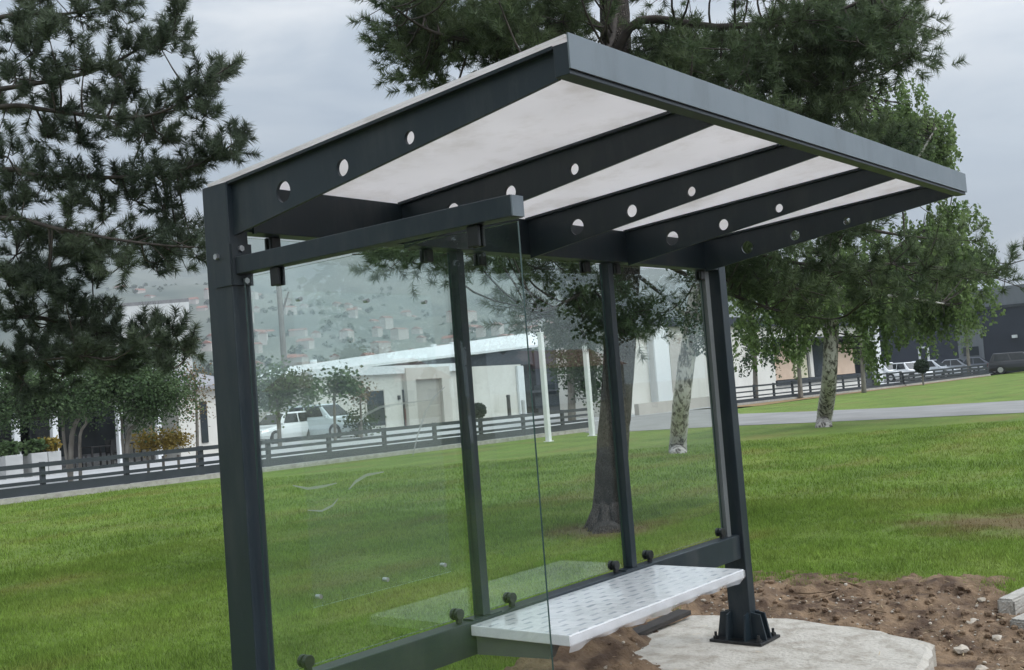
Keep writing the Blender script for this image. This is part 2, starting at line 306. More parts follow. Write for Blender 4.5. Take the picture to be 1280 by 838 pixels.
# ------------------------------------------------------------------ mesh helpers
def tag(o, label=None, cat=None, group=None, kind=None):
    if label: o['label'] = label
    if cat: o['category'] = cat
    if group: o['group'] = group
    if kind: o['kind'] = kind
    return o
def empty(name, loc, label, cat, group=None, rz=0.0):
    o = bpy.data.objects.new(name, None); COL.objects.link(o); o.location = loc; o.rotation_euler = (0, 0, rz); o.empty_display_size = .2
    return tag(o, label, cat, group)
def root_loc(p):
    l = Vector((0, 0, 0))
    while p is not None:
        l += p.location; p = p.parent
    return l
class MB:
    def __init__(s): s.v = []; s.f = []; s.mi = []; s.cur = 0
    def add(s, vs, fs):
        b = len(s.v); s.v += [tuple(v) for v in vs]; s.f += [tuple(i+b for i in f) for f in fs]; s.mi += [s.cur]*len(fs); return s
    def box(s, a, b):
        x0, y0, z0 = a; x1, y1, z1 = b
        return s.add([(x0, y0, z0), (x1, y0, z0), (x1, y1, z0), (x0, y1, z0), (x0, y0, z1), (x1, y0, z1), (x1, y1, z1), (x0, y1, z1)],
                     [(0, 3, 2, 1), (4, 5, 6, 7), (0, 1, 5, 4), (1, 2, 6, 5), (2, 3, 7, 6), (3, 0, 4, 7)])
    def hexa(s, p):   # 8 points ordered as box
        return s.add(p, [(0, 3, 2, 1), (4, 5, 6, 7), (0, 1, 5, 4), (1, 2, 6, 5), (2, 3, 7, 6), (3, 0, 4, 7)])
    def bar(s, a, b, w, h):   # horizontal-ish bar with section w x h (h along z)
        a = Vector(a); b = Vector(b); d = (b-a).normalized(); n = Vector((-d.y, d.x, 0))
        n = n.normalized()*w/2 if n.length > 1e-6 else Vector((w/2, 0, 0)); u = Vector((0, 0, h/2))
        return s.hexa([a-n-u, b-n-u, b+n-u, a+n-u, a-n+u, b-n+u, b+n+u, a+n+u])
    def tube(s, pts, rs, n=8, cap=True, jit=0.0):
        pts = [Vector(p) for p in pts]
        if not hasattr(rs, '__len__'): rs = [rs]*len(pts)
        base = len(s.v); vs = []; fs = []
        prev = None
        for i, p in enumerate(pts):
            t = (pts[min(i+1, len(pts)-1)]-pts[max(i-1, 0)]).normalized()
            if prev is None:
                ref = Vector((1, 0, 0)) if abs(t.x) < .8 else Vector((0, 1, 0))
                u = t.cross(ref).normalized()
            else:
                u = (prev-t*prev.dot(t)).normalized()
            prev = u; w = t.cross(u)
            for k in range(n):
                a = 2*math.pi*k/n; r = rs[i]*(1+jit*random.uniform(-1, 1))
                vs.append(p+u*math.cos(a)*r+w*math.sin(a)*r)
        for i in range(len(pts)-1):
            for k in range(n):
                fs.append((i*n+k, i*n+(k+1) % n, (i+1)*n+(k+1) % n, (i+1)*n+k))
        if cap:
            fs.append(tuple(reversed(range(n)))); fs.append(tuple((len(pts)-1)*n+k for k in range(n)))
        return s.add(vs, fs)
    def prism(s, poly, axis, a, b, holes=()):
        """extrude 2D polygon (with holes) along axis from a to b"""
        def p3(q, v):
            if axis == 0: return (v, q[0], q[1])
            if axis == 1: return (q[0], v, q[1])
            return (q[0], q[1], v)
        loops = [list(poly)]+[list(h) for h in holes]
        flat = [q for l in loops for q in l]; n = len(flat)
        tris = tessellate_polygon([[Vector((q[0], q[1], 0)) for q in l] for l in loops])
        vs = [p3(q, a) for q in flat]+[p3(q, b) for q in flat]
        fs = [tuple(t) for t in tris]+[tuple(n+i for i in reversed(t)) for t in tris]
        o = 0
        for l in loops:
            m = len(l)
            for i in range(m): fs.append((o+i, o+(i+1) % m, n+o+(i+1) % m, n+o+i))
            o += m
        return s.add(vs, fs)
    def blob(s, c, r, seed=0, sub=1, sq=(1, 1, 1)):
        bm = bmesh.new(); bmesh.ops.create_icosphere(bm, subdivisions=sub, radius=1)
        rnd = random.Random(seed)
        vs = []
        for v in bm.verts:
            k = r*rnd.uniform(.72, 1.15); vs.append((c[0]+v.co.x*k*sq[0], c[1]+v.co.y*k*sq[1], c[2]+v.co.z*k*sq[2]))
        fs = [tuple(x.index for x in f.verts) for f in bm.faces]; bm.free()
        return s.add(vs, fs)
    def build(s, name, m, parent=None, bevel=0.0, smooth=False, local=False, recalc=True):
        me = bpy.data.meshes.new(name); off = Vector((0, 0, 0)) if (local or parent is None) else root_loc(parent)
        me.from_pydata([(v[0]-off.x, v[1]-off.y, v[2]-off.z) for v in s.v], [], s.f)
        ms = m if isinstance(m, (list, tuple)) else [m]
        for q in ms: me.materials.append(q)
        if len(ms) > 1: me.polygons.foreach_set('material_index', s.mi)
        if recalc:
            bm = bmesh.new(); bm.from_mesh(me); bmesh.ops.recalc_face_normals(bm, faces=bm.faces); bm.to_mesh(me); bm.free()
        if smooth: me.polygons.foreach_set('use_smooth', [True]*len(me.polygons))
        o = bpy.data.objects.new(name, me); COL.objects.link(o)
        if parent is not None: o.parent = parent
        if bevel:
            b = o.modifiers.new('bevel', 'BEVEL'); b.width = bevel; b.segments = 2; b.limit_method = 'ANGLE'; b.angle_limit = rad(40)
        return o
def tri_mesh(name, V, m, parent=None, nper=3, smooth=False):
    """V: (n, nper, 3) float array of separate faces"""
    V = np.asarray(V, np.float32); n = V.shape[0]
    if parent is not None: V = V-np.array(root_loc(parent), np.float32)
    me = bpy.data.meshes.new(name)
    me.vertices.add(n*nper); me.vertices.foreach_set('co', V.reshape(-1))
    me.loops.add(n*nper); me.loops.foreach_set('vertex_index', np.arange(n*nper, dtype=np.int32))
    me.polygons.add(n); me.polygons.foreach_set('loop_start', np.arange(0, n*nper, nper, dtype=np.int32))
    me.update(calc_edges=True); me.materials.append(m)
    o = bpy.data.objects.new(name, me); COL.objects.link(o)
    if parent is not None: o.parent = parent
    return o
def circ(cx, cy, r, n=24):
    return [(cx+r*math.cos(2*math.pi*i/n), cy+r*math.sin(2*math.pi*i/n)) for i in range(n)]
def copy_tree(o, parent=None):
    c = o.copy(); COL.objects.link(c)
    if parent is not None: c.parent = parent
    for ch in list(o.children): copy_tree(ch, c)
    return c

# ------------------------------------------------------------------ bus shelter
LX = 3.6; PH = 2.383
sh = empty('bus_shelter', (1.8, .07, 0), 'dark grey steel bus shelter with glass panes, white roof and a wrapped bench', 'bus shelter')
S = M['steel']
def post(x0, x1, lean):
    m = MB()
    m.hexa([(x0+lean, 0, 0), (x1+lean, 0, 0), (x1+lean, .14, 0), (x0+lean, .14, 0), (x0, 0, PH), (x1, 0, PH), (x1, .14, PH), (x0, .14, PH)])
    p = m.build('post', S, sh, bevel=.004)
    b = MB().box((x0-.085+lean, -.10, -.001), (x1+.085+lean, .24, .014)); bp = b.build('base_plate', M['black'], p, bevel=.002)
    def gus(pts, axis, a): MB().prism(pts, axis, a-.006, a+.006).build('gusset', S, p)
    xa, xb = x0+lean, x1+lean
    for a in (.012, .128):
        gus([(xa, .014), (xa-.075, .014), (xa-.05, .16), (xa, .17)], 1, a); gus([(xb, .014), (xb+.075, .014), (xb+.05, .16), (xb, .17)], 1, a)
    for a in (xa+.01, xb-.01):
        gus([(0, .014), (-.09, .014), (-.06, .16), (0, .17)], 0, a); gus([(.14, .014), (.23, .014), (.2, .16), (.14, .17)], 0, a)
    for x in (xa-.055, xb+.055):
        for y in (-.07, .21):
            MB().tube([(x, y, .014), (x, y, .03), (x, y, .0301), (x, y, .055)], [.018, .018, .009, .009], 6).build('anchor_bolt', M['black'], p)
    return p
p1 = post(0, .08, 0); p2 = post(3.52, 3.6, .012)
# header and its end plates
hb = MB().box((.0795, .002, 2.212), (3.5205, .082, 2.38)).build('header_beam', S, sh, bevel=.003)
MB().box((.1, -.012, 2.205), (.112, -.001, 2.378)).build('end_plate', S, hb)
# rafters
XR = [.03+i*(3.367-.03)/4 for i in range(5)]
for i, x in enumerate(XR):
    y0 = .0015
    zb = lambda y: 2.196+.1378*abs(y)
    zt = lambda y: 2.385+.0672*abs(y)
    poly = [(y0, zb(y0)), (-1.432, zb(1.432)), (-1.432, zt(1.432)), (y0, zt(y0))]
    holes = [circ(-.277, 2.300, .036), (circ(-.572, 2.324, .0275)), circ(-.872, 2.356, .0205)]
    m = MB().prism(poly, 0, x-.006, x+.006, holes)
    fl = lambda a, b: [(x-.026, y0, zt(y0)-b), (x+.026, y0, zt(y0)-b), (x+.026, -1.432, zt(1.432)-b), (x-.026, -1.432, zt(1.432)-b)]
    lo = fl(0, .0115); hi = [(p[0], p[1], p[2]+.0100) for p in lo]
    m.hexa([lo[3], lo[2], lo[1], lo[0], hi[3], hi[2], hi[1], hi[0]])
    m.build('rafter', S, sh)
fb = MB().box((.004, -1.484, 2.3925), (3.393, -1.436, 2.478)).build('front_beam', S, sh, bevel=.002)
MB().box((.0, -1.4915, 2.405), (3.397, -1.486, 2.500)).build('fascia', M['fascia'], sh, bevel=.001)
MB().hexa([(-.004, -1.483, 2.487), (3.40, -1.483, 2.487), (3.40, .10, 2.3815), (-.004, .10, 2.3815), (-.004, -1.483, 2.4965), (3.40, -1.483, 2.4965), (3.40, .10, 2.391), (-.004, .10, 2.391)]).build('roof_panel', M['panel'], sh)
# the four post tops stop below the sheet; rail
MB().box((.082, .022, .488), (3.53, .10, .627)).build('rail', S, sh, bevel=.003)
def mullion(x0, x1, y0=.03, y1=.086):
    m = MB().box((x0, y0, .634), (x1, y1, 2.2105)); o = m.build('mullion', S, sh, bevel=.002)
    MB().box((x0-.07, y0-.005, .6275), (x1+.07, y1, .6335)).build('foot_plate', S, o)
mullion(1.205, 1.252); mullion(2.375, 2.420)
MB().box((3.425, .045, .6275), (3.472, .085, 2.2105)).build('edge_channel', M['bracket'], sh, bevel=.002)
G2 = [M['glass'], M['glass_edge']]
def pane(x0, x1, y0, y1, z0, z1, mats=G2, name='glass_pane', parent=None, axis=1):
    m = MB(); m.box((x0, y0, z0), (x1, y1, z1)); m.mi = [1, 1, 0, 1, 0, 1] if axis == 1 else [1, 1, 1, 0, 1, 0]
    return m.build(name, mats, parent or sh, recalc=False)
P1 = pane(.10, 1.198, .066, .073, .645, 2.203); P2 = pane(1.262, 2.367, .066, .073, .645, 2.203); P3 = pane(2.43, 3.42, .066, .073, .645, 2.203)
for pn, xs in ((P1, (.267, 1.08)), (P2, (1.431, 2.262)), (P3, (2.585, 3.38))):
    for x in xs:
        m = MB(); m.tube([(x, .045, .665), (x, .0655, .665)], .024, 16); m.tube([(x, .0735, .665), (x, .09, .665)], .024, 16); m.box((x-.014, .05, .6275), (x+.014, .0655, .66))
        m.build('clamp', M['black'], pn, bevel=.002)
for pn, xs in ((P1, (.241, 1.056)), (P2, (1.404, 2.222)), (P3, (2.502, 3.405))):
    for x in xs:
        MB().box((x-.022, .045, 2.155), (x+.022, .0655, 2.2115)).box((x-.022, .0735, 2.155), (x+.022, .09, 2.2115)).build('clamp', M['black'], pn, bevel=.006)
# side wing: bar, bracket, pane
sb = MB().box((.012, -1.246, 2.0575), (.066, -.012, 2.118)).build('side_bar', S, sh, bevel=.002)
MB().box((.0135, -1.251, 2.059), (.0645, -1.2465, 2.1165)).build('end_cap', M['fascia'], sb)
br = MB().box((-.006, -.006, 2.02), (-.0005, .085, 2.165)).box((-.0004, -.0115, 2.02), (.083, -.0005, 2.165)).build('corner_bracket', S, sh)
for c, ax in (((-.006, .062, 2.127), 0), ((.036, -.0115, 2.148), 1), ((.05, -.0115, 2.035), 1)):
    e = Vector((-.012, 0, 0)) if ax == 0 else Vector((0, -.01, 0))
    MB().tube([c, Vector(c)+e], .011, 6).build('bolt', M['zinc'], br)
SP = pane(.0365, .0435, -1.246, -.02, .35, 2.045, axis=0)
for y in (-.20, -1.09):
    MB().box((.0235, y-.022, 1.995), (.036, y+.022, 2.0572)).box((.044, y-.022, 1.995), (.0555, y+.022, 2.0572)).build('clamp', M['black'], SP, bevel=.004)
# clear poster holder fixed in front of the first pane
HO = pane(.302, 1.045, .046, .050, .851, 2.012, mats=[M['acrylic'], M['acrylic']], name='poster_holder')
for x in (.335, .675, 1.005):
    for z in (.885, 1.984):
        MB().tube([(x, .0655, z), (x, .041, z)], .0085, 10).build('screw', M['zinc'], HO)
# smears on the glass: thin dried streaks
def streak(pn, pts, w, y=.0645):
    q = [PL(a, b, 1, y) for a, b in pts]
    P = []
    for i in range(len(q)-1):
        for t in range(4):
            k = t/4; P.append(q[i].lerp(q[i+1], k))
    P.append(q[-1]); m = MB(); vs = []; fs = []
    for i, p in enumerate(P):
        d = (P[min(i+1, len(P)-1)]-P[max(i-1, 0)]).normalized(); n = Vector((-d.z, 0, d.x))*w*(.3+.7*math.sin(math.pi*min(1, max(0.03, i/(len(P)-1)))))
        vs += [p+n, p-n]
    for i in range(len(P)-1): fs.append((2*i, 2*i+1, 2*i+3, 2*i+2))
    n0 = len(vs); vs = vs+[v+Vector((0, .0008, 0)) for v in vs]; fs = fs+[tuple(n0+i for i in reversed(f)) for f in fs]
    m.add(vs, fs); m.build('smear', M['smear'], pn)
streak(P1, [(516, 570), (522, 545), (532, 515), (544, 495), (556, 484)], .006)
streak(P1, [(446, 530), (458, 518), (476, 509), (500, 505), (540, 500)], .005)
streak(P1, [(366, 607), (385, 611), (405, 608), (421, 604)], .005)
streak(P1, [(385, 638), (402, 639), (416, 632), (423, 623)], .004)
streak(P1, [(436, 612), (445, 602), (458, 594), (480, 590)], .006)
# bench
be = MB().box((1.108, -.496, .573), (2.57, .0205, .617)).build('seat', M['wrap'], sh, bevel=.004)
for x in (1.16, 2.5):
    MB().prism([(.0205, .5725), (.0205, .488), (-.36, .505), (-.40, .5725)], 0, x-.02, x+.02).build('seat_bracket', M['bracket'], sh)
m = MB(); vs = []; N = 60   # loose film hanging below the front edge
for i in range(N+1):
    x = 1.1+i*(2.575-1.1)/N; d = .006+.009*(1+math.sin(i*.21+2.4))*(1-.7*i/N)+.003*math.sin(i*.8)**2
    vs += [(x, -.499, .612), (x, -.503-.006*math.sin(i*.9), .580), (x, -.494-.012*math.sin(i*.7), .572-d)]
m.add(vs, [f for i in range(N) for f in ((3*i, 3*i+1, 3*i+4, 3*i+3), (3*i+1, 3*i+2, 3*i+5, 3*i+4))])
m.build('plastic_film', M['film'], be, smooth=True)

# ------------------------------------------------------------------ ground, soil, lawn, roads
def hash_noise(x, y, s, seed=0):
    """cheap smooth value noise, vectorised"""
    rng = np.random.default_rng(seed); T = rng.random((64, 64))
    X = x*s; Y = y*s; i = np.floor(X).astype(int); j = np.floor(Y).astype(int); u = X-i; v = Y-j
    u = u*u*(3-2*u); v = v*v*(3-2*v); i0, i1, j0, j1 = i % 64, (i+1) % 64, j % 64, (j+1) % 64
    return (T[i0, j0]*(1-u)*(1-v)+T[i1, j0]*u*(1-v)+T[i0, j1]*(1-u)*v+T[i1, j1]*u*v)-.5
def soil_sd(x, y):
    """>0 inside the bare soil (distance-like)"""
    n = .35*hash_noise(x, y, 1.6, 3)+.16*hash_noise(x, y, 5, 4)+.07*hash_noise(x, y, 14, 5)
    xe = 5.28-.05*y; ye = .80+.14*np.clip(x-2.6, 0, 3)
    d = np.minimum(xe-x, ye-y)
    # grass tongue under the rail at the left
    d = np.minimum(d, np.where(x < 2.9, .62-y+.05*(x-2.9), 9))
    return d+n
def soil_z(x, y):
    z = -.066+.08*hash_noise(x, y, 1.7, 8)+.045*hash_noise(x, y, 5, 9)+.024*hash_noise(x, y, 13, 10)+.025*hash_noise(x, y, 31, 12)
    z = z+.075*np.clip(1-soil_sd(x, y)/.22, 0, 1)+.022*hash_noise(x, y, 21, 14)
    def bump(cx, cy, r, h): return h*np.exp(-((x-cx)**2+(y-cy)**2)/r**2)
    mq = [G(a, b, 0.) for a, b in ((772, 806), (735, 822), (800, 828), (690, 826), (640, 836))]
    for q, r_, h_ in zip(mq, (.15, .24, .2, .26, .34), (.15, .13, .06, .10, .09)): z = z+bump(q.x, q.y, r_, h_)
    z = z+bump(4.02, -1.12, .34, -.07)+bump(4.3, -.7, .3, -.03)
    z = z+bump(4.75, .5, .4, .05)+bump(4.9, -.5, .35, .05)
    return z
def grid_mesh(name, xs, ys, zf, mask, m, smooth=True):
    X, Y = np.meshgrid(xs, ys, indexing='ij'); Z = zf(X, Y)
    ny = len(ys); idx = np.arange(len(xs)*ny).reshape(len(xs), ny)
    cx = (X[:-1, :-1]+X[1:, 1:])/2; cy = (Y[:-1, :-1]+Y[1:, 1:])/2
    k = mask(cx, cy)
    q = np.stack([idx[:-1, :-1], idx[1:, :-1], idx[1:, 1:], idx[:-1, 1:]], -1)[k]
    me = bpy.data.meshes.new(name); me.vertices.add(X.size)
    me.vertices.foreach_set('co', np.stack([X, Y, Z], -1).astype(np.float32).reshape(-1))
    n = len(q); me.loops.add(4*n); me.loops.foreach_set('vertex_index', q.astype(np.int32).reshape(-1))
    me.polygons.add(n); me.polygons.foreach_set('loop_start', np.arange(0, 4*n, 4, dtype=np.int32))
    me.update(calc_edges=True); me.polygons.foreach_set('use_smooth', [smooth]*n); me.materials.append(m)
    o = bpy.data.objects.new(name, me); COL.objects.link(o); return o
def sheet(name, pts, z, m, kind='structure', h=0):
    b = MB(); n = len(pts)
    if h: b.prism([(p[0], p[1]) for p in pts], 2, z-h, z)
    else:
        tr = tessellate_polygon([[Vector((p[0], p[1], 0)) for p in pts]]); b.add([(p[0], p[1], z) for p in pts], tr)
    o = b.build(name, m)
    for f in o.data.polygons:
        pass
    o['kind'] = kind; return o
sheet('ground', [(-3300, -3300), (3300, -3300), (3300, 3300), (-3300, 3300)], -.30, M['terrain'])
FX0, FX1, FY0, FY1 = -3.0, 10.0, -3.0, 9.0
def lawn_z(x, y):
    fade = np.clip(np.minimum.reduce([x-FX0, FX1-x, y-FY0, FY1-y])/1.0, 0, 1)
    return .012+fade*(.03*hash_noise(x, y, 1.1, 21)+.014*hash_noise(x, y, 4, 22)) - .025*np.clip(.12-(-soil_sd(x, y)), 0, .12)/.12
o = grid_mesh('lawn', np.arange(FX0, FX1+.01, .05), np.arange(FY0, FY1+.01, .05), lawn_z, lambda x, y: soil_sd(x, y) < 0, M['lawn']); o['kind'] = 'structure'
o = grid_mesh('bare_soil', np.arange(-3, 6.6, .02), np.arange(-3.6, 1.9, .02), soil_z, lambda x, y: soil_sd(x, y) > -.3, M['soil']); o['kind'] = 'structure'
b = MB()
for a, c in (((-60, FY0), (FX0, 20.4)), ((FX0, FY1), (FX1, 20.4)), ((FX1, FY0), (130, 20.4))):
    b.add([(a[0], a[1], .012), (c[0], a[1], .012), (c[0], c[1], .012), (a[0], c[1], .012)], [(0, 1, 2, 3)])
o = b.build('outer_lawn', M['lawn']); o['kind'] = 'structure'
sheet('roadside_verge', [(-60, -3.6), (130, -3.6), (130, -3.0), (-60, -3.0)], -.02, M['soil'])
sheet('road', [(-200, -13), (250, -13), (250, -3.6), (-200, -3.6)], -.06, M['asphalt'])
near = [G(*p, .022) for p in ((745, 543), (793, 539), (888, 534), (925, 532), (1024, 528), (1110, 524), (1280, 516))]
far = [G(*p, .022) for p in ((1280, 500.5), (1110, 510), (1010, 514.5), (925, 517.5))]
near.append(near[-1]+(near[-1]-near[-2])*2.2); far.insert(0, far[0]+(far[0]-far[1])*2.4)
dr = [(p.x, p.y) for p in near]+[(p.x, p.y) for p in far]+[(44, 22), (44, 24), (29.5, 24), (29.2, 20)]
sheet('driveway', dr, .022, M['drive'])
sheet('forecourt', [(-60, 20.4), (29, 20.4), (29, 24.0), (46, 24.0), (46, 23.0), (130, 21.6), (130, 70), (-60, 70)], .008, M['fore'])
# strip of lawn and dry verge between the driveway and the right-hand fence
sheet('dry_verge', [(44.5, 20.2), (50, 20.6), (58, 20.3), (70, 19.9), (82, 20.0), (82, 20.5), (66, 20.8), (46.5, 22.3), (44.2, 22.2)], .03, M['dry'])

# grass blades
def blades(n, xr, yr, dmin, dmax, hgt, wid):
    x = RNG.uniform(*xr, n); y = RNG.uniform(*yr, n)
    d = np.stack([x-CAM.x, y-CAM.y, np.full(n, -CAM.z)], -1)
    dep = d@np.array(FW); u = d@np.array(RT)/np.maximum(dep, .1)*F
    sd = soil_sd(x, y)
    edge = np.clip(sd/.05, 0, 1)
    k = (dep > dmin) & (dep < dmax) & (np.abs(u) < 700) & (sd < .04) & (RNG.random(n) < np.clip((6.5/np.maximum(dep, 1))**1.0, 0, 1)) & ((sd < 0) | (RNG.random(n) < .5))
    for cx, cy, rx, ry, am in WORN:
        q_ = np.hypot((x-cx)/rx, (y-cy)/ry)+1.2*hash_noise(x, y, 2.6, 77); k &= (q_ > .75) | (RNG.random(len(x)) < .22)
    x, y = x[k], y[k]; n = len(x); z = lawn_z(x, y)-.005
    tuft = .6+1.1*np.clip(hash_noise(x, y, 2.3, 31)+.5, 0, 1)*(.7+.6*(hash_noise(x, y, 9, 32)+.5))
    h = hgt*RNG.uniform(.5, 1.25, n)*tuft
    a = RNG.uniform(0, 2*np.pi, n); w = wid*RNG.uniform(.7, 1.3, n)
    ln = RNG.uniform(.1, .9, n)*h; b = RNG.uniform(0, 2*np.pi, n)
    c = np.stack([x, y, z], -1); dx = np.stack([np.cos(a)*w, np.sin(a)*w, 0*w], -1)
    tip = c+np.stack([np.cos(b)*ln, np.sin(b)*ln, h], -1)
    return np.stack([c-dx, c+dx, tip], 1)
V = np.concatenate([blades(900000, (-3, 10), (-1.8, 9), 3.5, 15, .032, .0034), blades(900000, (-2, 24), (-1, 20.2), 11, 25, .045, .006)])
o = tri_mesh('lawn_grass', V, M['blade']); tag(o, 'short mown grass blades covering the lawn', 'grass', kind='stuff')

# footing, kerb stones, rubble
def footing(dx, seed, label):
    rnd = random.Random(seed)
    pts = [(4.09, .72), (4.19, .1), (4.08, -.5), (3.90, -.93), (3.35, -1.06), (2.80, -1.12), (2.62, -.3), (2.92, .5), (3.3, .78)]
    P = []
    for i in range(len(pts)):
        a = Vector(pts[i]); c = Vector(pts[(i+1) % len(pts)])
        for t in range(5): q = a.lerp(c, t/5); P.append((q.x+rnd.uniform(-.018, .018)+dx, q.y+rnd.uniform(-.018, .018)))
    b = MB(); n = len(P); cx = sum(p[0] for p in P)/n; cy = sum(p[1] for p in P)/n
    vs = [(p[0], p[1], -.25) for p in P]+[(p[0], p[1], -.02+rnd.uniform(-.006, .006)) for p in P]+[(cx+(p[0]-cx)*.965, cy+(p[1]-cy)*.965, -.003+rnd.uniform(-.003, .002)) for p in P]
    fs = [(i, (i+1) % n, n+(i+1) % n, n+i) for i in range(n)]+[(n+i, n+(i+1) % n, 2*n+(i+1) % n, 2*n+i) for i in range(n)]+[tuple(range(2*n, 3*n))]
    b.add(vs, fs); o = b.build('concrete_footing', M['concrete']); return tag(o, label, 'concrete footing')
footing(0, 1, 'pale rough concrete slab cast under the far right post of the shelter')
footing(-3.52, 2, 'concrete slab under the near left post, below the side pane')
def rough(o, amp, seed, cuts=6):
    bm = bmesh.new(); bm.from_mesh(o.data); bmesh.ops.bevel(bm, geom=list(bm.edges), offset=.014, segments=2, affect='EDGES')
    bmesh.ops.subdivide_edges(bm, edges=list(bm.edges), cuts=cuts, use_grid_fill=True); rn = random.Random(seed)
    bm.normal_update()
    for v in bm.verts: v.co += v.normal*rn.uniform(-amp, amp*.4)
    bm.to_mesh(o.data); bm.free()
def kerb(a, b_, w, h, label):
    m = MB(); m.bar((a[0], a[1], h/2-.085), (b_[0], b_[1], h/2-.085), w, h); o = m.build('kerb_stone', M['kerb']); rough(o, .003, int(h*100), 9); tag(o, label, 'kerb stone')
ka, kb = G(1256, 752, .02), G(1310, 727, .02)
kerb((ka.x, ka.y), (kb.x, kb.y),   .11, .12, 'pale concrete kerb stone lying at the grass edge, right end of the soil')
ka, kb = G(1272, 778, -.02), G(1330, 752, -.02)
kerb((ka.x, ka.y), (kb.x, kb.y), .11, .08, 'lower chipped kerb stone lying in the soil before the other one')
# loose gravel in the soil (uncountable) and some single stones
bm_ = MB()
for i in range(800):
    x = random.uniform(2.2, 5.4); y = random.uniform(-1.6, 1.2)
    if soil_sd(np.array([x]), np.array([y]))[0] < .03: continue
    if 2.7 < x < 4.15 and -1.1 < y < .75 and not (x < 3.2 and y > -.5): continue
    r = random.uniform(.004, .013)*(1.4 if random.random() < .1 else 1); z = soil_z(np.array([x]), np.array([y]))[0]
    bm_.blob((x, y, z+r*.25), r, i, 0, (1.2, 1, .7))
o = bm_.build('gravel', M['stone']); tag(o, 'small pale gravel scattered through the brown soil', 'gravel', kind='stuff')
bm_ = MB()
for i in range(800):
    x = random.uniform(2.0, 5.4); y = random.uniform(-1.6, 1.2)
    if soil_sd(np.array([x]), np.array([y]))[0] < .0: continue
    if 2.7 < x < 4.15 and -1.1 < y < .75 and not (x < 3.2 and y > -.5): continue
    r = random.uniform(.008, .03); z = soil_z(np.array([x]), np.array([y]))[0]
    bm_.blob((x, y, z+r*.2), r, i, 1, (1.2, 1, .8))
o = bm_.build('soil_clods', M['soil']); tag(o, 'loose brown clods of earth lying on the soil', 'clods', kind='stuff')
n_ = 900; sx = RNG.uniform(2.1, 5.5, n_); sy = RNG.uniform(-1.6, 1.3, n_); k_ = (soil_sd(sx, sy) > -.06); sx, sy = sx[k_], sy[k_]; n_ = len(sx)
inside = (sx > 2.75) & (sx < 4.1) & (sy > -1.05) & (sy < .7)
sz = np.where(inside, .003, soil_z(sx, sy)+.006); sa = RNG.uniform(0, 6.28, n_); sl = RNG.uniform(.015, .06, n_); keep = ~inside | (RNG.random(n_) < .12)
dx_ = np.stack([np.cos(sa)*sl, np.sin(sa)*sl, RNG.uniform(-.004, .012, n_)], -1)[keep]; c_ = np.stack([sx, sy, sz], -1)[keep]; wn = np.stack([-np.sin(sa), np.cos(sa), 0*sa], -1)[keep]*.0022
M['straw'] = mat('dry_straw', (.33, .24, .13), (.5, .4, .25), scale=30, rough=.9, island=.5)
o = tri_mesh('straw', np.stack([c_-wn, c_+wn, c_+dx_+wn*.6, c_+dx_-wn*.6], 1), M['straw'], None, 4); tag(o, 'dry straw and wood chips strewn over the soil and slab', 'straw', kind='stuff')
for i, (px, py, r, lb) in enumerate([(770, 812, .03, 'rounded pale stone on the soil mound before the bench'), (1228, 755, .035, 'pale stone beside the kerb at the right edge'), (1215, 775, .045, 'flat pale rubble stone right of the footing'),
                                      (1200, 800, .05, 'broken concrete lump at the right corner of the footing'), (1090, 768, .025, 'small stone in the soil behind the footing'), (1246, 792, .04, 'dusty stone in the soil at bottom right'), (1225, 822, .05, 'large dusty stone in the bottom right corner')]):
    p = G(px, py, -.05); p.z = float(soil_z(np.array([p.x]), np.array([p.y]))[0]); b = MB().blob((p.x, p.y, p.z+r*.06), r*.85, 50+i, 2, (1.3, 1, .6)); tag(b.build('stone', M['stone']), lb, 'stone', 'loose stones in the soil')
for i, (pts, lb) in enumerate([([(992, 741), (1012, 744), (1030, 738), (1050, 736)], 'longest exposed root curling along the edge of the turf'), ([(1018, 750), (1036, 746), (1046, 738)], 'short bent root poking from the soil edge'), ([(1068, 766), (1085, 763), (1108, 764)], 'straight pale twig lying flat on the soil'), ([(1033, 732), (1052, 729), (1078, 732)], 'thin root hanging under the grass lip')]):
    q = [G(a, c, .0 if i != 2 else -.03)+Vector((0, 0, .012*math.sin(k*2))) for k, (a, c) in enumerate(pts)]
    tag(MB().tube(q, [.005, .007, .005, .003][:len(q)] if i != 2 else [.005, .006, .004], 6).build('root', M['root'], smooth=True), lb, 'root', 'roots and twigs in the soil')
a = G(782, 797, .02); c = G(856, 766, .03)
m = MB(); m.bar((a.x, a.y, .02), (c.x, c.y, .035), .10, .03); tag(m.build('plank', M['plank'], bevel=.003), 'dark wet plank lying on the soil behind the bench', 'plank')

# ------------------------------------------------------------------ vegetation
def unit(n):
    v = RNG.normal(size=(n, 3)); return v/np.linalg.norm(v, axis=1, keepdims=True)
def needles(centres, dirs, length, nl, n, wid, droop=0.0):
    """bottle-brush shoots: needles swept forward round each short axis"""
    K = len(centres); out = []
    C = np.repeat(centres, n, 0); D = np.repeat(dirs, n, 0); Ln = np.repeat(length, n)
    t = RNG.random(K*n)**.8
    base = C+D*(Ln*t)[:, None]
    r = unit(K*n); r = r-(r*D).sum(1, keepdims=True)*D; r /= np.linalg.norm(r, axis=1, keepdims=True)+1e-6
    sw = RNG.uniform(.35, 1.1, K*n)
    v = r+D*sw[:, None]; v[:, 2] -= droop; v /= np.linalg.norm(v, axis=1, keepdims=True)
    tip = base+v*(nl*RNG.uniform(.65, 1.1, K*n))[:, None]
    s = np.cross(v, unit(K*n)); s /= np.linalg.norm(s, axis=1, keepdims=True)+1e-6
    s *= wid
    return np.stack([base-s, base+s, tip], 1)
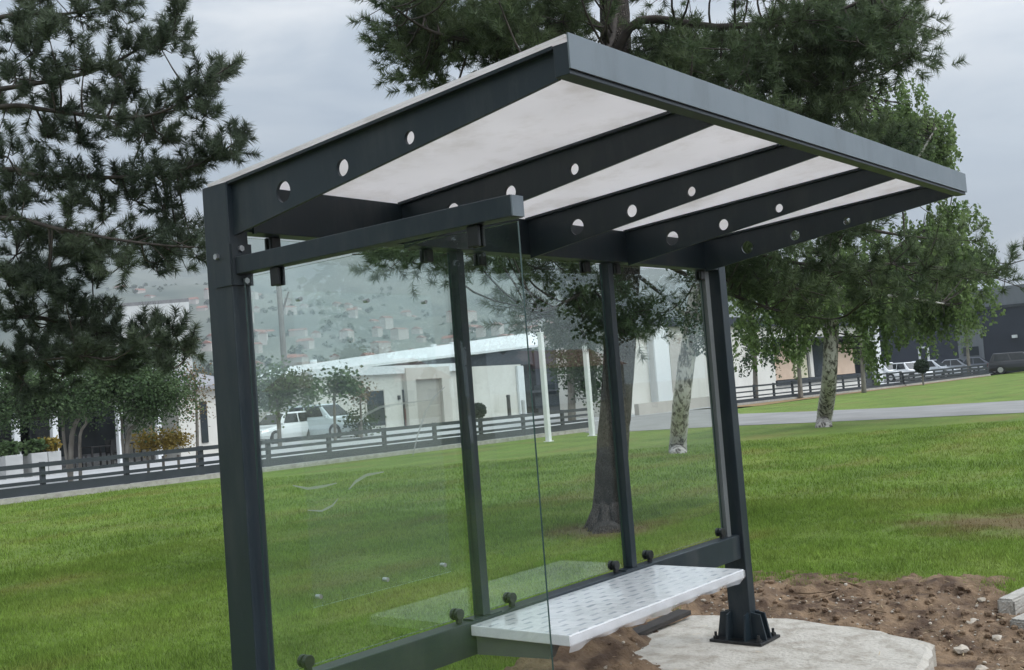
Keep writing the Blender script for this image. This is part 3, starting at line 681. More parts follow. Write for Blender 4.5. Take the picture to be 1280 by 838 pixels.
def leaves(P, size, hang=.5):
    n = len(P); d = unit(n); d[:, 2] = d[:, 2]*.5-hang; d /= np.linalg.norm(d, axis=1, keepdims=True)
    s = np.cross(d, unit(n)); s /= np.linalg.norm(s, axis=1, keepdims=True)+1e-6
    L = (size*RNG.uniform(.6, 1.25, n))[:, None]
    return np.stack([P, P+d*L*.5+s*L*.36, P+d*L, P+d*L*.5-s*L*.36], 1)
def near_on(lines, p, rise=0.0):
    best = None
    for ln, rs in lines:
        for i in range(len(ln)-1):
            for t in (0, .25, .5, .75):
                q = ln[i].lerp(ln[i+1], t); dd = (q-p).length
                if best is None or dd < best[0]: best = (dd, q, rs[i]*(1-t)+rs[i+1]*t)
    return best
def smooth_line(pts, rs, k=4):
    P = [Vector(p) for p in pts]; out = []; R = []
    for i in range(len(P)-1):
        p0 = P[max(i-1, 0)]; p1 = P[i]; p2 = P[i+1]; p3 = P[min(i+2, len(P)-1)]
        for s in range(k):
            t = s/k
            out.append(.5*((2*p1)+(p2-p0)*t+(2*p0-5*p1+4*p2-p3)*t*t+(3*p1-p0-3*p2+p3)*t**3)); R.append(rs[i]*(1-t)+rs[i+1]*t)
    out.append(P[-1]); R.append(rs[-1]); return out, R
def twig_to(mb, lines, p, r0=.012, sag=.1):
    d, q, r = near_on(lines, p)
    mid = q.lerp(p, .5)+Vector((random.uniform(-.1, .1)*d, random.uniform(-.1, .1)*d, -sag*d))
    ln, rs = smooth_line([q, mid, p], [min(r*.7, r0*1.3), r0, r0*.4], 3)
    mb.tube(ln, rs, 5, cap=False); return (p-mid).normalized()

# --- near pine on the left
D0 = 9.7
lp = empty('pine_tree', G(-105, 761)+Vector((0, 0, 0)), 'dark pine reaching in from the left edge with shaggy needle boughs', 'pine tree')
trunk, tr = smooth_line([G(-105, 770)-Vector((0, 0, .1)), at(-120, 500, 9.9), at(-135, 200, 9.9), at(-150, -150, 10), at(-155, -500, 10.2)], [.19, .17, .15, .12, .06])
MB().tube(trunk, tr, 14, jit=.05).build('trunk', M['pine_bark'], lp, smooth=True)
LIMB = [([(-132, 90), (0, 22), (80, 18), (150, 5)], .3), ([(-135, 170), (0, 134), (60, 138), (150, 148), (215, 135), (275, 90)], -.3), ([(-134, 130), (60, 102), (150, 75), (222, 22)], .5),
        ([(-132, 245), (0, 212), (60, 222), (180, 220), (250, 205), (292, 180)], 0), ([(-130, 300), (0, 273), (70, 286), (160, 302), (240, 310)], -.5), ([(-128, 420), (20, 396), (100, 410), (180, 430), (244, 440)], .3),
        ([(-128, 380), (0, 345), (70, 335), (120, 318)], .7), ([(-128, 470), (0, 455), (60, 450), (110, 445)], -.2)]
lines = [(trunk, tr)]; bm_ = MB(); LL = []
for pts, dd in LIMB:
    n = len(pts); P = [at(x, y, D0+dd*min(1, (i+.3)/n*1.6)+(.2 if i == 0 else 0)) for i, (x, y) in enumerate(pts)]
    ln, rs = smooth_line(P, [.022*(1-i/(n-1))+.007 for i in range(n)])
    lines.append((ln, rs)); bm_.tube(ln, rs, 7, jit=.08); LL.append(ln)
CL = [(40, 5, 30), (100, 12, 30), (140, 2, 18), (20, 32, 26), (60, 35, 22), (222, 14, 10), (217, 32, 16), (200, 52, 22), (165, 52, 26), (150, 85, 24), (105, 80, 22), (62, 95, 28), (20, 92, 26), (8, 128, 26), (40, 62, 20),
      (279, 82, 9), (270, 97, 14), (258, 112, 16), (232, 115, 20), (256, 140, 13), (195, 138, 24), (180, 160, 24), (145, 150, 18), (100, 170, 18), (128, 125, 18), (160, 118, 18), (60, 165, 24), (205, 165, 18),
      (297, 170, 8), (289, 185, 15), (264, 178, 18), (242, 195, 18), (215, 212, 22), (190, 210, 22), (170, 245, 22), (205, 250, 17), (150, 220, 18), (60, 215, 30), (110, 213, 22), (20, 222, 28), (90, 250, 20), (232, 228, 14), (10, 255, 24), (130, 255, 18),
      (238, 288, 20), (222, 308, 22), (196, 322, 22), (246, 318, 9), (170, 292, 18), (130, 300, 22), (95, 312, 26), (60, 328, 26), (20, 310, 30), (215, 275, 14), (70, 290, 22), (150, 328, 18), (115, 335, 18),
      (100, 398, 26), (130, 388, 22), (60, 398, 28), (20, 378, 26), (180, 418, 18), (200, 430, 20), (232, 432, 16), (160, 430, 20), (100, 438, 24), (50, 440, 26), (15, 435, 26), (130, 425, 18), (180, 400, 10), (40, 355, 24), (80, 365, 20), (10, 345, 24)]
cs, ds, ls = [], [], []
for ln in LL:
    m_ = len(ln)
    for i in range(int(m_*.3), m_-1):
        for _ in range(2):
            q = ln[i].lerp(ln[i+1], random.random()); tdir = (ln[i+1]-ln[i]).normalized()
            v = (tdir*.7+Vector((random.gauss(0, .6), random.gauss(0, .6), random.gauss(.25, .6)))).normalized(); L_ = random.uniform(.06, .3)
            bm_.tube([q, q+v*L_], [.006, .004], 4, cap=False); cs.append(q+v*L_*.6); ds.append(v); ls.append(random.uniform(.1, .2))
CL += [(30, 470, 24), (80, 460, 22), (150, 452, 18), (215, 448, 16), (120, 410, 22), (215, 405, 14), (60, 345, 22), (35, 285, 20), (10, 190, 22), (75, 130, 18)]
for cx, cy, r in CL:
    dep = D0+random.uniform(-.55, .55); c = at(cx, cy+r*.3, dep)
    dv = twig_to(bm_, lines, c, .009, .15); rw = r/F*dep
    for k in range(max(6, int(r/1.5))):
        off = Vector((random.gauss(0, 1), random.gauss(0, 1), random.gauss(0, .8)))*rw*.5
        dr_ = (off.normalized()*.8+dv*.5+Vector((0, 0, .75))).normalized()
        s = c+off; cs.append(s-dr_*.05); ds.append(dr_); ls.append(random.uniform(.10, .2))
        if k % 2 == 0: bm_.tube([c, s-dr_*.05], [.006, .004], 4, cap=False)
bm_.build('branch', M['twig'], lp, smooth=True)
V = needles(np.array(cs), np.array(ds), np.array(ls), .098, 125, .0034)
tri_mesh('foliage', V, M['needle_near'], lp)

# --- big pine behind the roof
D1 = 11.8
bp_ = empty('pine_tree', G(760, 661), 'tall pine with a thick scaly trunk standing behind the shelter roof', 'pine tree')
trunk, tr = smooth_line([G(759, 668)-Vector((0, 0, .1)), G(760, 655)+Vector((0, 0, .08)), at(766, 560, 11.8), at(772, 475, 11.8), at(781, 300, 11.85), at(772, 120, 11.9), at(768, 20, 12), at(760, -150, 12.1), at(752, -420, 12.3)],
                        [.20, .178, .17, .168, .168, .17, .17, .12, .04])
bk = MB().tube(trunk, tr, 20, jit=.07); g_ = G(760, 661)
for k in range(7):
    a_ = k*.9+random.uniform(-.2, .2); e_ = Vector((math.cos(a_), math.sin(a_), 0))
    bk.tube([g_+e_*.10+Vector((0, 0, .26)), g_+e_*.19+Vector((0, 0, .09)), g_+e_*random.uniform(.26, .33)+Vector((0, 0, -.02))], [.045, .045, .02], 8, jit=.1)
bk.build('trunk', M['pine_bark_pale'], bp_, smooth=True)
lines = [(trunk, tr)]; bm_ = MB()
for pts, dd, r0 in [([(768, 75), (800, 26), (894, 34), (969, 28), (1055, 11), (1120, -25)], -.6, .06), ([(768, 50), (735, 23), (696, 0), (640, -40)], .3, .05), ([(772, 130), (700, 85), (620, 60), (540, 40), (490, 8)], -.8, .05),
                    ([(776, 180), (850, 140), (960, 110), (1080, 90), (1150, 66)], 1.2, .055), ([(780, 260), (720, 262), (620, 285), (520, 315), (440, 318)], .9, .045), ([(781, 290), (880, 300), (1000, 330), (1120, 330), (1235, 338), (1276, 318)], .8, .03),
                    ([(779, 330), (830, 370), (850, 385)], -.6, .03), ([(779, 340), (730, 365), (690, 385), (655, 385)], -1.2, .03), ([(780, 240), (860, 230), (980, 260), (1100, 290), (1180, 300)], .8, .05), ([(768, -60), (850, -90), (960, -110)], .5, .05),
                    ([(766, -80), (680, -110), (560, -120)], -.5, .05), ([(768, 10), (760, 60), (700, 90), (640, 110)], -2.2, .04), ([(772, 110), (820, 100), (900, 130), (960, 150)], -2.2, .04), ([(774, 160), (800, 150), (850, 150)], 2.4, .04),
                    ([(780, 300), (860, 345), (960, 385), (1040, 400)], .2, .035)]:
    n = len(pts); P = [at(x, y, D1+dd*(i/(n-1))) for i, (x, y) in enumerate(pts)]
    ln, rs = smooth_line(P, [r0*(1-.85*i/(n-1)) for i in range(n)])
    lines.append((ln, rs)); bm_.tube(ln, rs, 7, jit=.08)
# crown regions: px centre, radii px, clusters, depth half-spread (m)
REG = [(835, 75, 45, 32, 14, .9), (600, 25, 75, 45, 20, 1.2), (530, 35, 55, 40, 14, 1.0), (545, 85, 28, 26, 5, .6), (660, 55, 70, 45, 16, 1.6), (500, 0, 35, 25, 5, .6), (700, 5, 50, 30, 6, 2.0), (630, -50, 150, 50, 18, 2.2),
       (850, -40, 160, 45, 18, 2.2), (900, 75, 80, 40, 17, 1.6), (1000, 50, 95, 45, 24, 1.6), (1080, 40, 70, 50, 18, 1.3), (1125, 25, 40, 45, 9, 1.0), (1150, 68, 22, 12, 3, .4), (960, 130, 90, 45, 20, 1.8), (1060, 110, 60, 35, 10, 1.3), (860, 120, 60, 40, 12, 1.6),
       (1000, 295, 90, 55, 16, 1.4), (1100, 320, 100, 50, 18, 1.2), (1190, 330, 50, 40, 6, .8), (1266, 325, 16, 16, 2, .3), (960, 370, 60, 40, 8, 1.2), (1060, 375, 70, 30, 8, 1.0), (930, 330, 50, 55, 8, 1.2), 
       (690, 300, 80, 38, 16, 1.4), (600, 300, 60, 34, 10, 1.2), (500, 318, 80, 26, 11, 1.0), (830, 220, 170, 90, 26, 2.0), (680, 385, 28, 18, 4, .5), (725, 355, 26, 30, 6, .7), (795, 395, 38, 32, 9, .8), (740, 400, 30, 26, 6, .8), (700, 180, 150, 70, 16, 1.5), (1000, 200, 130, 60, 16, 1.5), (1075, 200, 70, 40, 8, 1.4)]
cs, ds, ls = [], [], []
for cx, cy, rx, ry, nn, sp in REG:
    for _ in range(int(nn*(1.0 if cy < 210 else (.5 if cx > 880 else .8))+.5)):
        while True:
            u, v, w = [random.uniform(-1, 1) for _ in range(3)]
            if u*u+v*v+w*w < 1: break
        c = at(cx+u*rx, cy+v*ry, D1+w*sp)
        dv = twig_to(bm_, lines, c, .011, .12)
        nd = near_on(lines, c); 
        for f_ in (.45, .62, .8):
            q_ = nd[1].lerp(c, f_)+Vector((random.gauss(0, .04), random.gauss(0, .04), random.gauss(0, .04)-.1*nd[0]*.5)); cs.append(q_); ds.append((dv+Vector((random.gauss(0, .4), random.gauss(0, .4), random.gauss(.2, .4)))).normalized()); ls.append(.16)
        for k in range(14):
            off = Vector((random.gauss(0, 1), random.gauss(0, 1), random.gauss(0, .7)))*.17
            dr_ = (off.normalized()*.9+dv*.4+Vector((0, 0, .4))).normalized(); s = c+off
            cs.append(s-dr_*.05); ds.append(dr_); ls.append(random.uniform(.1, .2))
            if k % 3 == 0: bm_.tube([c, s], [.006, .004], 4, cap=False)
bm_.build('branch', M['twig'], bp_, smooth=True)
V = needles(np.array(cs), np.array(ds), np.array(ls), .115, 64, .0042)
tri_mesh('foliage', V, M['needle'], bp_)

# --- broadleaf trees
def leafy(name, label, cat, base, stems, regs, lmat, bark, lsize, per, strand=0.0, group=None, D=None, spread=.25, hang=.5, rt=.012):
    """stems: list of (points, radii); regs: (px,py,rx,ry,n,halfdepth) ellipses at depth D"""
    t = empty(name, base, label, cat, group); tm = MB(); lines = []
    for pts, rs in stems:
        ln, rr = smooth_line(pts, rs); lines.append((ln, rr))
    tm.tube(lines[0][0], lines[0][1], 12, jit=.06); tm.build('trunk', bark, t, smooth=True)
    bm2 = MB()
    for ln, rr in lines[1:]: MB().tube(ln, rr, 7, jit=.06).build('limb', bark, t, smooth=True)
    P = []
    for cx, cy, rx, ry, nn, sp in regs:
        for _ in range(nn):
            while True:
                u, v, w = [random.uniform(-1, 1) for _ in range(3)]
                q = u*u+v*v+w*w
                if q < 1 and random.random() < .35+.65*q: break
            c = at(cx+u*rx, cy+v*ry, D+w*sp)
            twig_to(bm2, lines, c, rt, .05)
            n = per
            if strand > 0:
                for s in range(4):
                    o = np.array(c)+RNG.normal(0, spread, 3)*np.array([1, 1, .5]); L = strand*RNG.uniform(.5, 1.2)
                    k = RNG.random(n//4)
                    q = o+np.stack([.15*k*L*RNG.normal()+RNG.normal(0, .035, n//4), .15*k*L*RNG.normal()+RNG.normal(0, .035, n//4), -k*L], -1)
                    P.append(q)
            else: P.append(np.array(c)+RNG.normal(0, spread, (n, 3)))
    bm2.build('branch', M['twig'], t, smooth=True)
    tri_mesh('foliage', leaves(np.concatenate(P), lsize, hang), lmat, t, 4)
    return t
# right birch
DB = 28.3; B0 = G(1030, 535)
leafy('birch_tree', 'birch with black and white blotched trunk and hanging pale green leaves, by the driveway', 'birch tree', B0,
      [([B0-Vector((0, 0, .1)), G(1031, 531)+Vector((0, 0, .15)), at(1037, 470, DB), at(1040, 400, DB), at(1045, 300, DB), at(1060, 200, DB), at(1085, 115, DB)], [.25, .215, .195, .18, .15, .1, .04]),
       ([at(1040, 400, DB), at(990, 360, DB-.5), at(940, 340, DB-1)], [.09, .05, .02]), ([at(1042, 370, DB), at(1120, 310, DB+.4), at(1190, 260, DB+.8)], [.09, .05, .02]), ([at(1045, 320, DB), at(1000, 250, DB+1), at(980, 200, DB+1)], [.08, .05, .02]), ([at(1048, 290, DB), at(1130, 220, DB-.6), at(1170, 160, DB-.8)], [.07, .05, .02]), ([at(1042, 390, DB), at(1100, 370, DB-1.2), at(1180, 380, DB-1.6)], [.07, .04, .02])],
      [(1128, 170, 44, 42, 50, 1.0), (1095, 135, 42, 40, 26, 1.0), (1172, 185, 20, 40, 18, .6), (1160, 148, 22, 14, 10, .4), (1070, 190, 60, 40, 24, 1.2), (1190, 285, 50, 40, 40, 1.4), (1200, 340, 42, 42, 28, 1.2), (1120, 330, 84, 60, 80, 1.8), (1030, 338, 84, 56, 60, 1.8), (950, 345, 40, 38, 36, 1.0), (1165, 378, 45, 24, 24, 1.0), (1115, 385, 50, 22, 20, 1.0), (1085, 425, 18, 18, 7, .5), (980, 412, 18, 22, 5, .4), (935, 395, 12, 34, 6, .4), (1010, 385, 44, 16, 16, .8), (1125, 100, 18, 18, 4, .4)],
      M['birch_leaf'], M['birch'], .105, 128, strand=.75, D=DB, spread=.22, hang=.9)
# leaning birch seen through the right pane
DL = 22.6; B1 = G(848, 568)
leafy('birch_tree', 'leaning birch with patchy pale bark seen through the right glass pane', 'birch tree', B1,
      [([B1-Vector((0, 0, .1)), G(848, 565)+Vector((0, 0, .12)), at(852, 500, DL), at(860, 440, DL), at(868, 380, DL), at(880, 300, DL+.4), at(895, 220, DL+.8)], [.22, .195, .18, .175, .15, .1, .04]),
       ([at(866, 400, DL), at(845, 385, DL-.3), at(835, 378, DL-.4)], [.06, .04, .015]), ([at(868, 380, DL), at(880, 360, DL-.4), at(892, 350, DL-.5)], [.06, .04, .015]), ([at(878, 310, DL+.3), at(920, 290, DL), at(960, 285, DL)], [.07, .04, .02])],
      [(858, 395, 22, 14, 9, .5), (880, 405, 16, 16, 7, .4), (895, 300, 60, 40, 40, 1.4), (940, 300, 50, 50, 40, 1.2), (905, 250, 70, 50, 30, 1.5), (880, 375, 14, 14, 4, .3)], M['dark_leaf'], M['birch'], .08, 70, strand=.5, D=DL, spread=.18, hang=.7)
# dark tree before the dark wall
DD = 50.0; b0 = foot(715, DD)
leafy('leafy_tree', 'dense dark green tree behind the two white poles, before the dark wall', 'tree', b0,
      [([b0-Vector((0, 0, .1)), at(714, 480, DD), at(712, 430, DD), at(710, 380, DD)], [.2, .17, .13, .05]), ([at(712, 440, DD), at(735, 410, DD), at(750, 400, DD)], [.09, .06, .03])],
      [(715, 445, 28, 40, 40, 1.6), (735, 430, 22, 60, 36, 1.4), (700, 410, 28, 25, 20, 1.2), (740, 480, 12, 25, 10, .8)], M['dark_leaf'], M['grey_bark'], .16, 70, D=DD, spread=.3)
# young trees before the shop
for i, (px, top, D_, lb) in enumerate([(1001, 425, 58.0, 'thin young tree before the shop window, left of the big birch trunk'), (1080, 415, 60.0, 'thin young tree beside the dark shop door'), (945, 395, 56.0, 'slim leafy young tree against the left end of the white shop'), (1212, 405, 80.0, 'slim young tree among the parked cars before the dark hall')]):
    b0 = foot(px, D_)
    leafy('young_tree', lb, 'tree', b0, [([b0-Vector((0, 0, .1)), at(px-2, top+40, D_), at(px-5, top-5, D_)], [.14, .11, .04])],
          [(px-6, top, 18, 16, 9, .9), (px-4, top+14, 10, 12, 4, .7)] if i != 2 else [(px, top+22, 22, 30, 18, 1.0), (px-12, top+46, 8, 22, 4, .5), (px+22, top+40, 8, 22, 4, .5)], M['birch_leaf'] if i != 2 else M['dark_leaf'], M['grey_bark'], .15, 60, strand=1.0, D=D_, spread=.22, group='young trees before the buildings', hang=.9)
# trees on the left by the terrace
DT = 29.5
b0 = foot(88, DT); 
leafy('olive_tree', 'grey green tree with several pale stems behind the rail fence, left one', 'olive tree', b0,
      [([b0-Vector((0, 0, .1)), at(90, 545, DT), at(100, 520, DT), at(120, 490, DT)], [.075, .065, .055, .03]), ([b0, at(80, 550, DT), at(78, 520, DT), at(70, 490, DT)], [.05, .042, .035, .02]), ([b0+Vector((.3, 0, 0)), at(100, 545, DT-.3), at(108, 525, DT-.4), at(90, 490, DT-.4)], [.05, .042, .035, .02])],
      [(100, 490, 50, 30, 46, 1.4), (60, 490, 40, 28, 26, 1.2), (35, 500, 40, 22, 18, 1.0), (130, 470, 40, 22, 22, 1.0), (10, 515, 34, 18, 18, .8), (15, 480, 36, 24, 26, 1.0), (-30, 490, 30, 34, 24, 1.0)], M['olive_leaf'], M['grey_bark'], .085, 120, D=DT, spread=.25)
b0 = foot(158, DT)
leafy('olive_tree', 'grey green tree with forked stems behind the fence, right one near the post', 'olive tree', b0,
      [([b0-Vector((0, 0, .1)), at(160, 545, DT), at(170, 530, DT), at(180, 505, DT)], [.07, .06, .05, .03]), ([b0, at(153, 550, DT), at(152, 525, DT), at(145, 495, DT)], [.05, .042, .035, .02])],
      [(165, 478, 50, 32, 50, 1.4), (205, 490, 34, 34, 34, 1.1), (140, 465, 40, 22, 22, 1.0), (185, 510, 36, 18, 16, 1.0), (175, 455, 40, 16, 12, .8)], M['olive_leaf'], M['grey_bark'], .085, 120, D=DT, spread=.25)
b0 = foot(247, 31)
leafy('young_tree', 'sparse reddish young tree on a thin pale stem, next to the near post', 'tree', b0, [([b0-Vector((0, 0, .1)), at(246, 520, 31), at(243, 470, 31)], [.05, .04, .02])], [(238, 495, 20, 36, 16, .8), (228, 470, 14, 16, 5, .5)], M['rust_leaf'], M['grey_bark'], .08, 45, D=31, spread=.22)
# shrubs seen through the left pane
DS = 45.0; b0 = foot(350, DS)
leafy('shrub', 'broad leafy green shrub before the parked white car, behind the left pane', 'shrub', b0, [([b0-Vector((0, 0, .1)), at(348, 520, DS), at(345, 480, DS)], [.1, .08, .03])],
      [(345, 488, 24, 30, 34, 1.0), (372, 490, 22, 24, 22, 1.0), (330, 480, 14, 26, 10, .6), (388, 482, 10, 14, 5, .4)], M['shrub_leaf'], M['grey_bark'], .16, 46, D=DS, spread=.22, hang=.1)
b0 = foot(419, DS+2)
leafy('young_tree', 'small tree with a clump of large leaves on a bare stem behind the pickup', 'tree', b0, [([b0-Vector((0, 0, .1)), at(418, 510, DS+2), at(417, 480, DS+2)], [.07, .06, .03])], [(418, 478, 16, 18, 14, .6), (434, 488, 12, 10, 6, .4)], M['shrub_leaf'], M['grey_bark'], .2, 40, D=DS+2, spread=.22, hang=.1)
b0 = foot(452, DS+4)
leafy('young_tree', 'small yellowish tree on a thin stem before the white building', 'tree', b0, [([b0-Vector((0, 0, .1)), at(451, 515, DS+4), at(450, 495, DS+4)], [.06, .05, .02])], [(449, 490, 16, 12, 12, .6)], M['rust_leaf'], M['grey_bark'], .14, 40, D=DS+4, spread=.2)
b0 = foot(449, DS+6)
leafy('shrub', 'low dark rounded bush under the small yellowish tree', 'shrub', b0, [([b0-Vector((0, 0, .1)), at(449, 530, DS+6)], [.06, .03])], [(449, 528, 18, 14, 16, .8)], M['dark_leaf'], M['grey_bark'], .14, 60, D=DS+6, spread=.25)
# topiary balls
for px, py, r, D_, lb in [(598, 513, 9, 44, 'dark clipped ball bush behind the first mullion'), (1152, 458, 9, 67, 'dark clipped ball bush before the white parked cars')]:
    c = at(px, py, D_); R = r/F*D_; b0 = Vector((c.x, c.y, 0)); t = empty('topiary_bush', b0, lb, 'ball bush')
    MB().tube([b0, c], [.06, .05], 8).build('stem', M['grey_bark'], t)
    n = 2600; P = np.array(c)+unit(n)*(R*RNG.uniform(.82, 1.0, n))[:, None]
    MB().blob(c, R*.82, 3, 2).build('core', M['topiary'], t)
    tri_mesh('foliage', leaves(P, .09, .2), M['topiary'], t, 4)

# ------------------------------------------------------------------ fences
def fence(label, pts, step, y_top, rails, board, posts_at=None, group='dark rail fences round the lawn'):
    a, c = Vector(pts[0]), Vector(pts[1]); L = (c-a).length; d = (c-a)/L; n = Vector((-d.y, d.x, 0))
    t = empty('rail_fence', (a.x, a.y, 0), label, 'fence', group)
    k = int(L/step); xs = [min(L-.06, .06+i*step) for i in range(k+1)]
    for s in xs:
        p = a+d*s; m = MB(); m.bar(p-d*.05+Vector((0, 0, (y_top+.04)/2)), p+d*.05+Vector((0, 0, (y_top+.04)/2)), .10, y_top+.04); m.build('post', M['fence'], t)
    for z, h in rails:
        m = MB(); m.bar(a-n*.075+Vector((0, 0, z)), c-n*.075+Vector((0, 0, z)), .035, h); m.build('rail', M['fence'], t)
    if board:
        m = MB(); m.bar(a-n*.08+Vector((0, 0, board[0])), c-n*.08+Vector((0, 0, board[0])), .04, board[1]); m.build('base_board', M['fence'], t)
    m = MB(); m.bar(a-n*.10+Vector((0, 0, .06)), c-n*.10+Vector((0, 0, .06)), .2, .14); m.build('kerb', M['kerb'], t)
    return t
fence('long dark three rail fence with a base board, left behind the lawn', [(-8, 21.6, 0), (28.4, 18.75, 0)], 1.95, .80, [(.78, .10), (.59, .075), (.41, .075)], (.24, .20))
fence('far dark rail fence before the white shop and the parked cars', [(46.5, 22.6, 0), (66, 21.0, 0)], 1.95, .95, [(.92, .09), (.66, .07), (.42, .07)], (.2, .2))
fence('solid looking low dark fence before the dark parked cars', [(66.2, 20.98, 0), (84, 20.75, 0)], 1.95, .85, [(.84, .12), (.62, .16), (.4, .14)], (.2, .2))

# white poles on the lawn
for px, py, top, D_, lb in [(686, 552.7, 417, 32.2, 'white square pole standing on the lawn, left of the pair'), (740.5, 545.5, 380, 33.7, 'white square pole partly behind leaves, right of the pair')]:
    b0 = G(px, py); z1 = at(px-13, top, D_).z; t = empty('white_pole', b0, lb, 'pole', 'white poles on the lawn')
    MB().box((b0.x-.07, b0.y-.07, 0), (b0.x+.07, b0.y+.07, z1)).build('shaft', M['polewhite'], t, bevel=.01)
    MB().box((b0.x-.08, b0.y-.08, z1), (b0.x+.08, b0.y+.08, z1+.04)).build('cap', M['polewhite'], t)
    MB().box((b0.x-.11, b0.y-.11, 0), (b0.x+.11, b0.y+.11, .03)).build('base_plate', M['polewhite'], t)
# utility pole
D_ = 62; b0 = foot(362, D_); tp = at(347, 336, D_); t = empty('utility_pole', b0, 'grey wooden utility pole above the shrubs in the left pane', 'utility pole')
MB().tube([b0, b0.lerp(tp, .5), tp], [.2, .18, .15], 10).build('shaft', M['wood'], t, smooth=True)
fk = b0.lerp(tp, .72); MB().tube([fk, fk.lerp(tp, .5)+Vector((.45, -.3, 0))], [.07, .05], 6).build('brace', M['wood'], t)

# ------------------------------------------------------------------ buildings (fronts parallel to the fence)
def facade(parent, Y, rect, name, m, depth=.06, inset=0.0, label=None):
    """box on front plane Y from pixel rect corners (x0,y0)-(x1,y1) top-left/bottom-right"""
    a = PL(rect[0], rect[1], 1, Y); b = PL(rect[2], rect[3], 1, Y)
    zt = (PL((rect[0]+rect[2])/2, rect[1]+(0), 1, Y).z) if False else max(a.z, b.z); zb = min(a.z, b.z)
    o = MB().box((a.x, Y-depth+inset, zb), (b.x, Y+.02+inset, zt)).build(name, m, parent)
    if label: o['label'] = label
    return o
def pt(px, py, Y): return PL(px, py, 1, Y)
# long white building
Y1 = 42.0
xa = pt(395, 540, Y1).x; xb = pt(667, 518, Y1).x; zh = pt(610, 455, Y1).z
w1 = empty('white_building', ((xa+xb)/2, Y1, 0), 'long low white building with grey roller door and pale sloping roof', 'building')
xm = pt(580, 527, Y1).x
MB().box((xa, Y1, 0), (xm, Y1+12, zh)).build('wall', M['white'], w1)
MB().box((xm+.02, Y1+.8, 0), (xb, Y1+12, zh-.1)).build('wall', M['white'], w1)
MB().box((xb-.6, Y1+.6, 0), (xb+.05, Y1+.78, zh-.2)).build('corner_pilaster', M['roofwhite'], w1)
MB().box((xa-.3, Y1-.25, zh-.35), (xm+.1, Y1-.02, zh+.12)).build('parapet', M['roofwhite'], w1)
e0, e1 = PL(425, 465, 1, Y1+.9), PL(674, 434, 1, Y1+.9); r0_, r1_ = PL(340, 464, 1, Y1+17), PL(676, 416, 1, Y1+17); zr = e1.z
MB().prism([(e0.x, zh-.12), (xb+1.5, zh-.12), (xb+1.5, e1.z-.02), (e0.x, e0.z-.02)], 1, Y1+.9, Y1+1.3).build('dark_fascia', M['darkwall'], w1)
up_ = Vector((0, 0, .14))
RP = [Vector((e0.x-6, Y1+.6, e0.z-.25)), Vector((xb+1.8, Y1+.6, e1.z)), Vector((r1_.x, Y1+17, r1_.z)), Vector((r0_.x, Y1+17, r0_.z))]
MB().hexa(RP+[p+up_ for p in RP]).build('roof', M['roofwhite'], w1)
xd0, xd1 = pt(516, 500, Y1).x, pt(549, 500, Y1).x; zd = pt(532, 474, Y1).z
fr = MB().box((xd0-.75, Y1-.35, 0), (xd0, Y1-.01, zd+.7)).box((xd1, Y1-.35, 0), (xd1+.75, Y1-.01, zd+.7)).box((xd0, Y1-.35, zd), (xd1, Y1-.01, zd+.7)).build('door_frame', M['frame_stone'], w1)
MB().box((xd0+.002, Y1-.12, 0), (xd1-.002, Y1-.01, zd-.002)).build('roller_door', M['greydoor'], w1)
x0, x1 = pt(503, 500, Y1).x, pt(511.5, 500, Y1).x; zz = pt(506, 487, Y1).z
d_ = MB().box((x0, Y1-.06, .05), (x1, Y1-.005, zz)).build('side_door', M['window'], w1); MB().box((x0+.03, Y1-.09, .05), (x1-.03, Y1-.062, zz*.5)).build('door_leaf', M['reddoor'], d_)
x0, x1 = pt(457, 500, Y1).x, pt(479, 500, Y1).x; zz = pt(468, 489, Y1).z
d_ = MB().box((x0, Y1-.06, .25), (x1, Y1-.005, zz)).build('window', M['window'], w1); MB().box((x0-.08, Y1-.08, .15), (x0-.002, Y1-.003, zz+.08)).box((x1+.002, Y1-.08, .15), (x1+.08, Y1-.003, zz+.08)).box((x0-.002, Y1-.08, zz+.002), (x1+.002, Y1-.003, zz+.08)).build('frame', M['frame_stone'], d_)
for px in (452, 497): 
    x0 = pt(px, 500, Y1).x; zz = pt(px, 500, Y1).z; MB().box((x0, Y1-.12, zz), (x0+.15, Y1-.01, zz+.25)).build('wall_lamp', M['dark'], w1)
for px, py in ((542, 436), (566, 433), (392, 456)):
    q = PL(px, py, 1, Y1+15); MB().tube([(q.x, Y1+15, q.z-.5), (q.x, Y1+15, q.z+.35)], [.3, .25], 8).build('roof_vent', M['roofwhite'], w1)
for px, h, lb in ((637, 1.3, 'dark post against the white wall, left one'), (655, .9, 'shorter grey post against the white wall, right one')):
    q = pt(px, 520, Y1-2); t = MB(); t.tube([(q.x, Y1-2, 0), (q.x, Y1-2, h)], .12, 8); t.tube([(q.x, Y1-2, h), (q.x, Y1-2, h+.12)], [.16, .1], 8); tag(t.build('bollard', M['dark'] if h > 1 else M['planter']), lb, 'bollard')
# dark gate house / wall between the two white buildings
xg = pt(775, 505, Y1-4).x
dw = empty('dark_building', ((xb+xg)/2, Y1, 0), 'dark clad flat building between the two white buildings, behind the white poles', 'building')
MB().box((xb+1.6, Y1+.8, 0), (xg+4, Y1+12, zh+.9)).build('wall', M['darkwall'], dw)
MB().box((xb+.6, Y1+.5, zh-2.1), (xg+2, Y1+.78, zh-1.95)).build('canopy', M['fence'], dw)
x0 = xb+1.2
for k in range(3): MB().box((x0+k*1.6, Y1+.72, .3), (x0+k*1.6+1.3, Y1+.795, 1.9)).build('window', M['window'], dw)
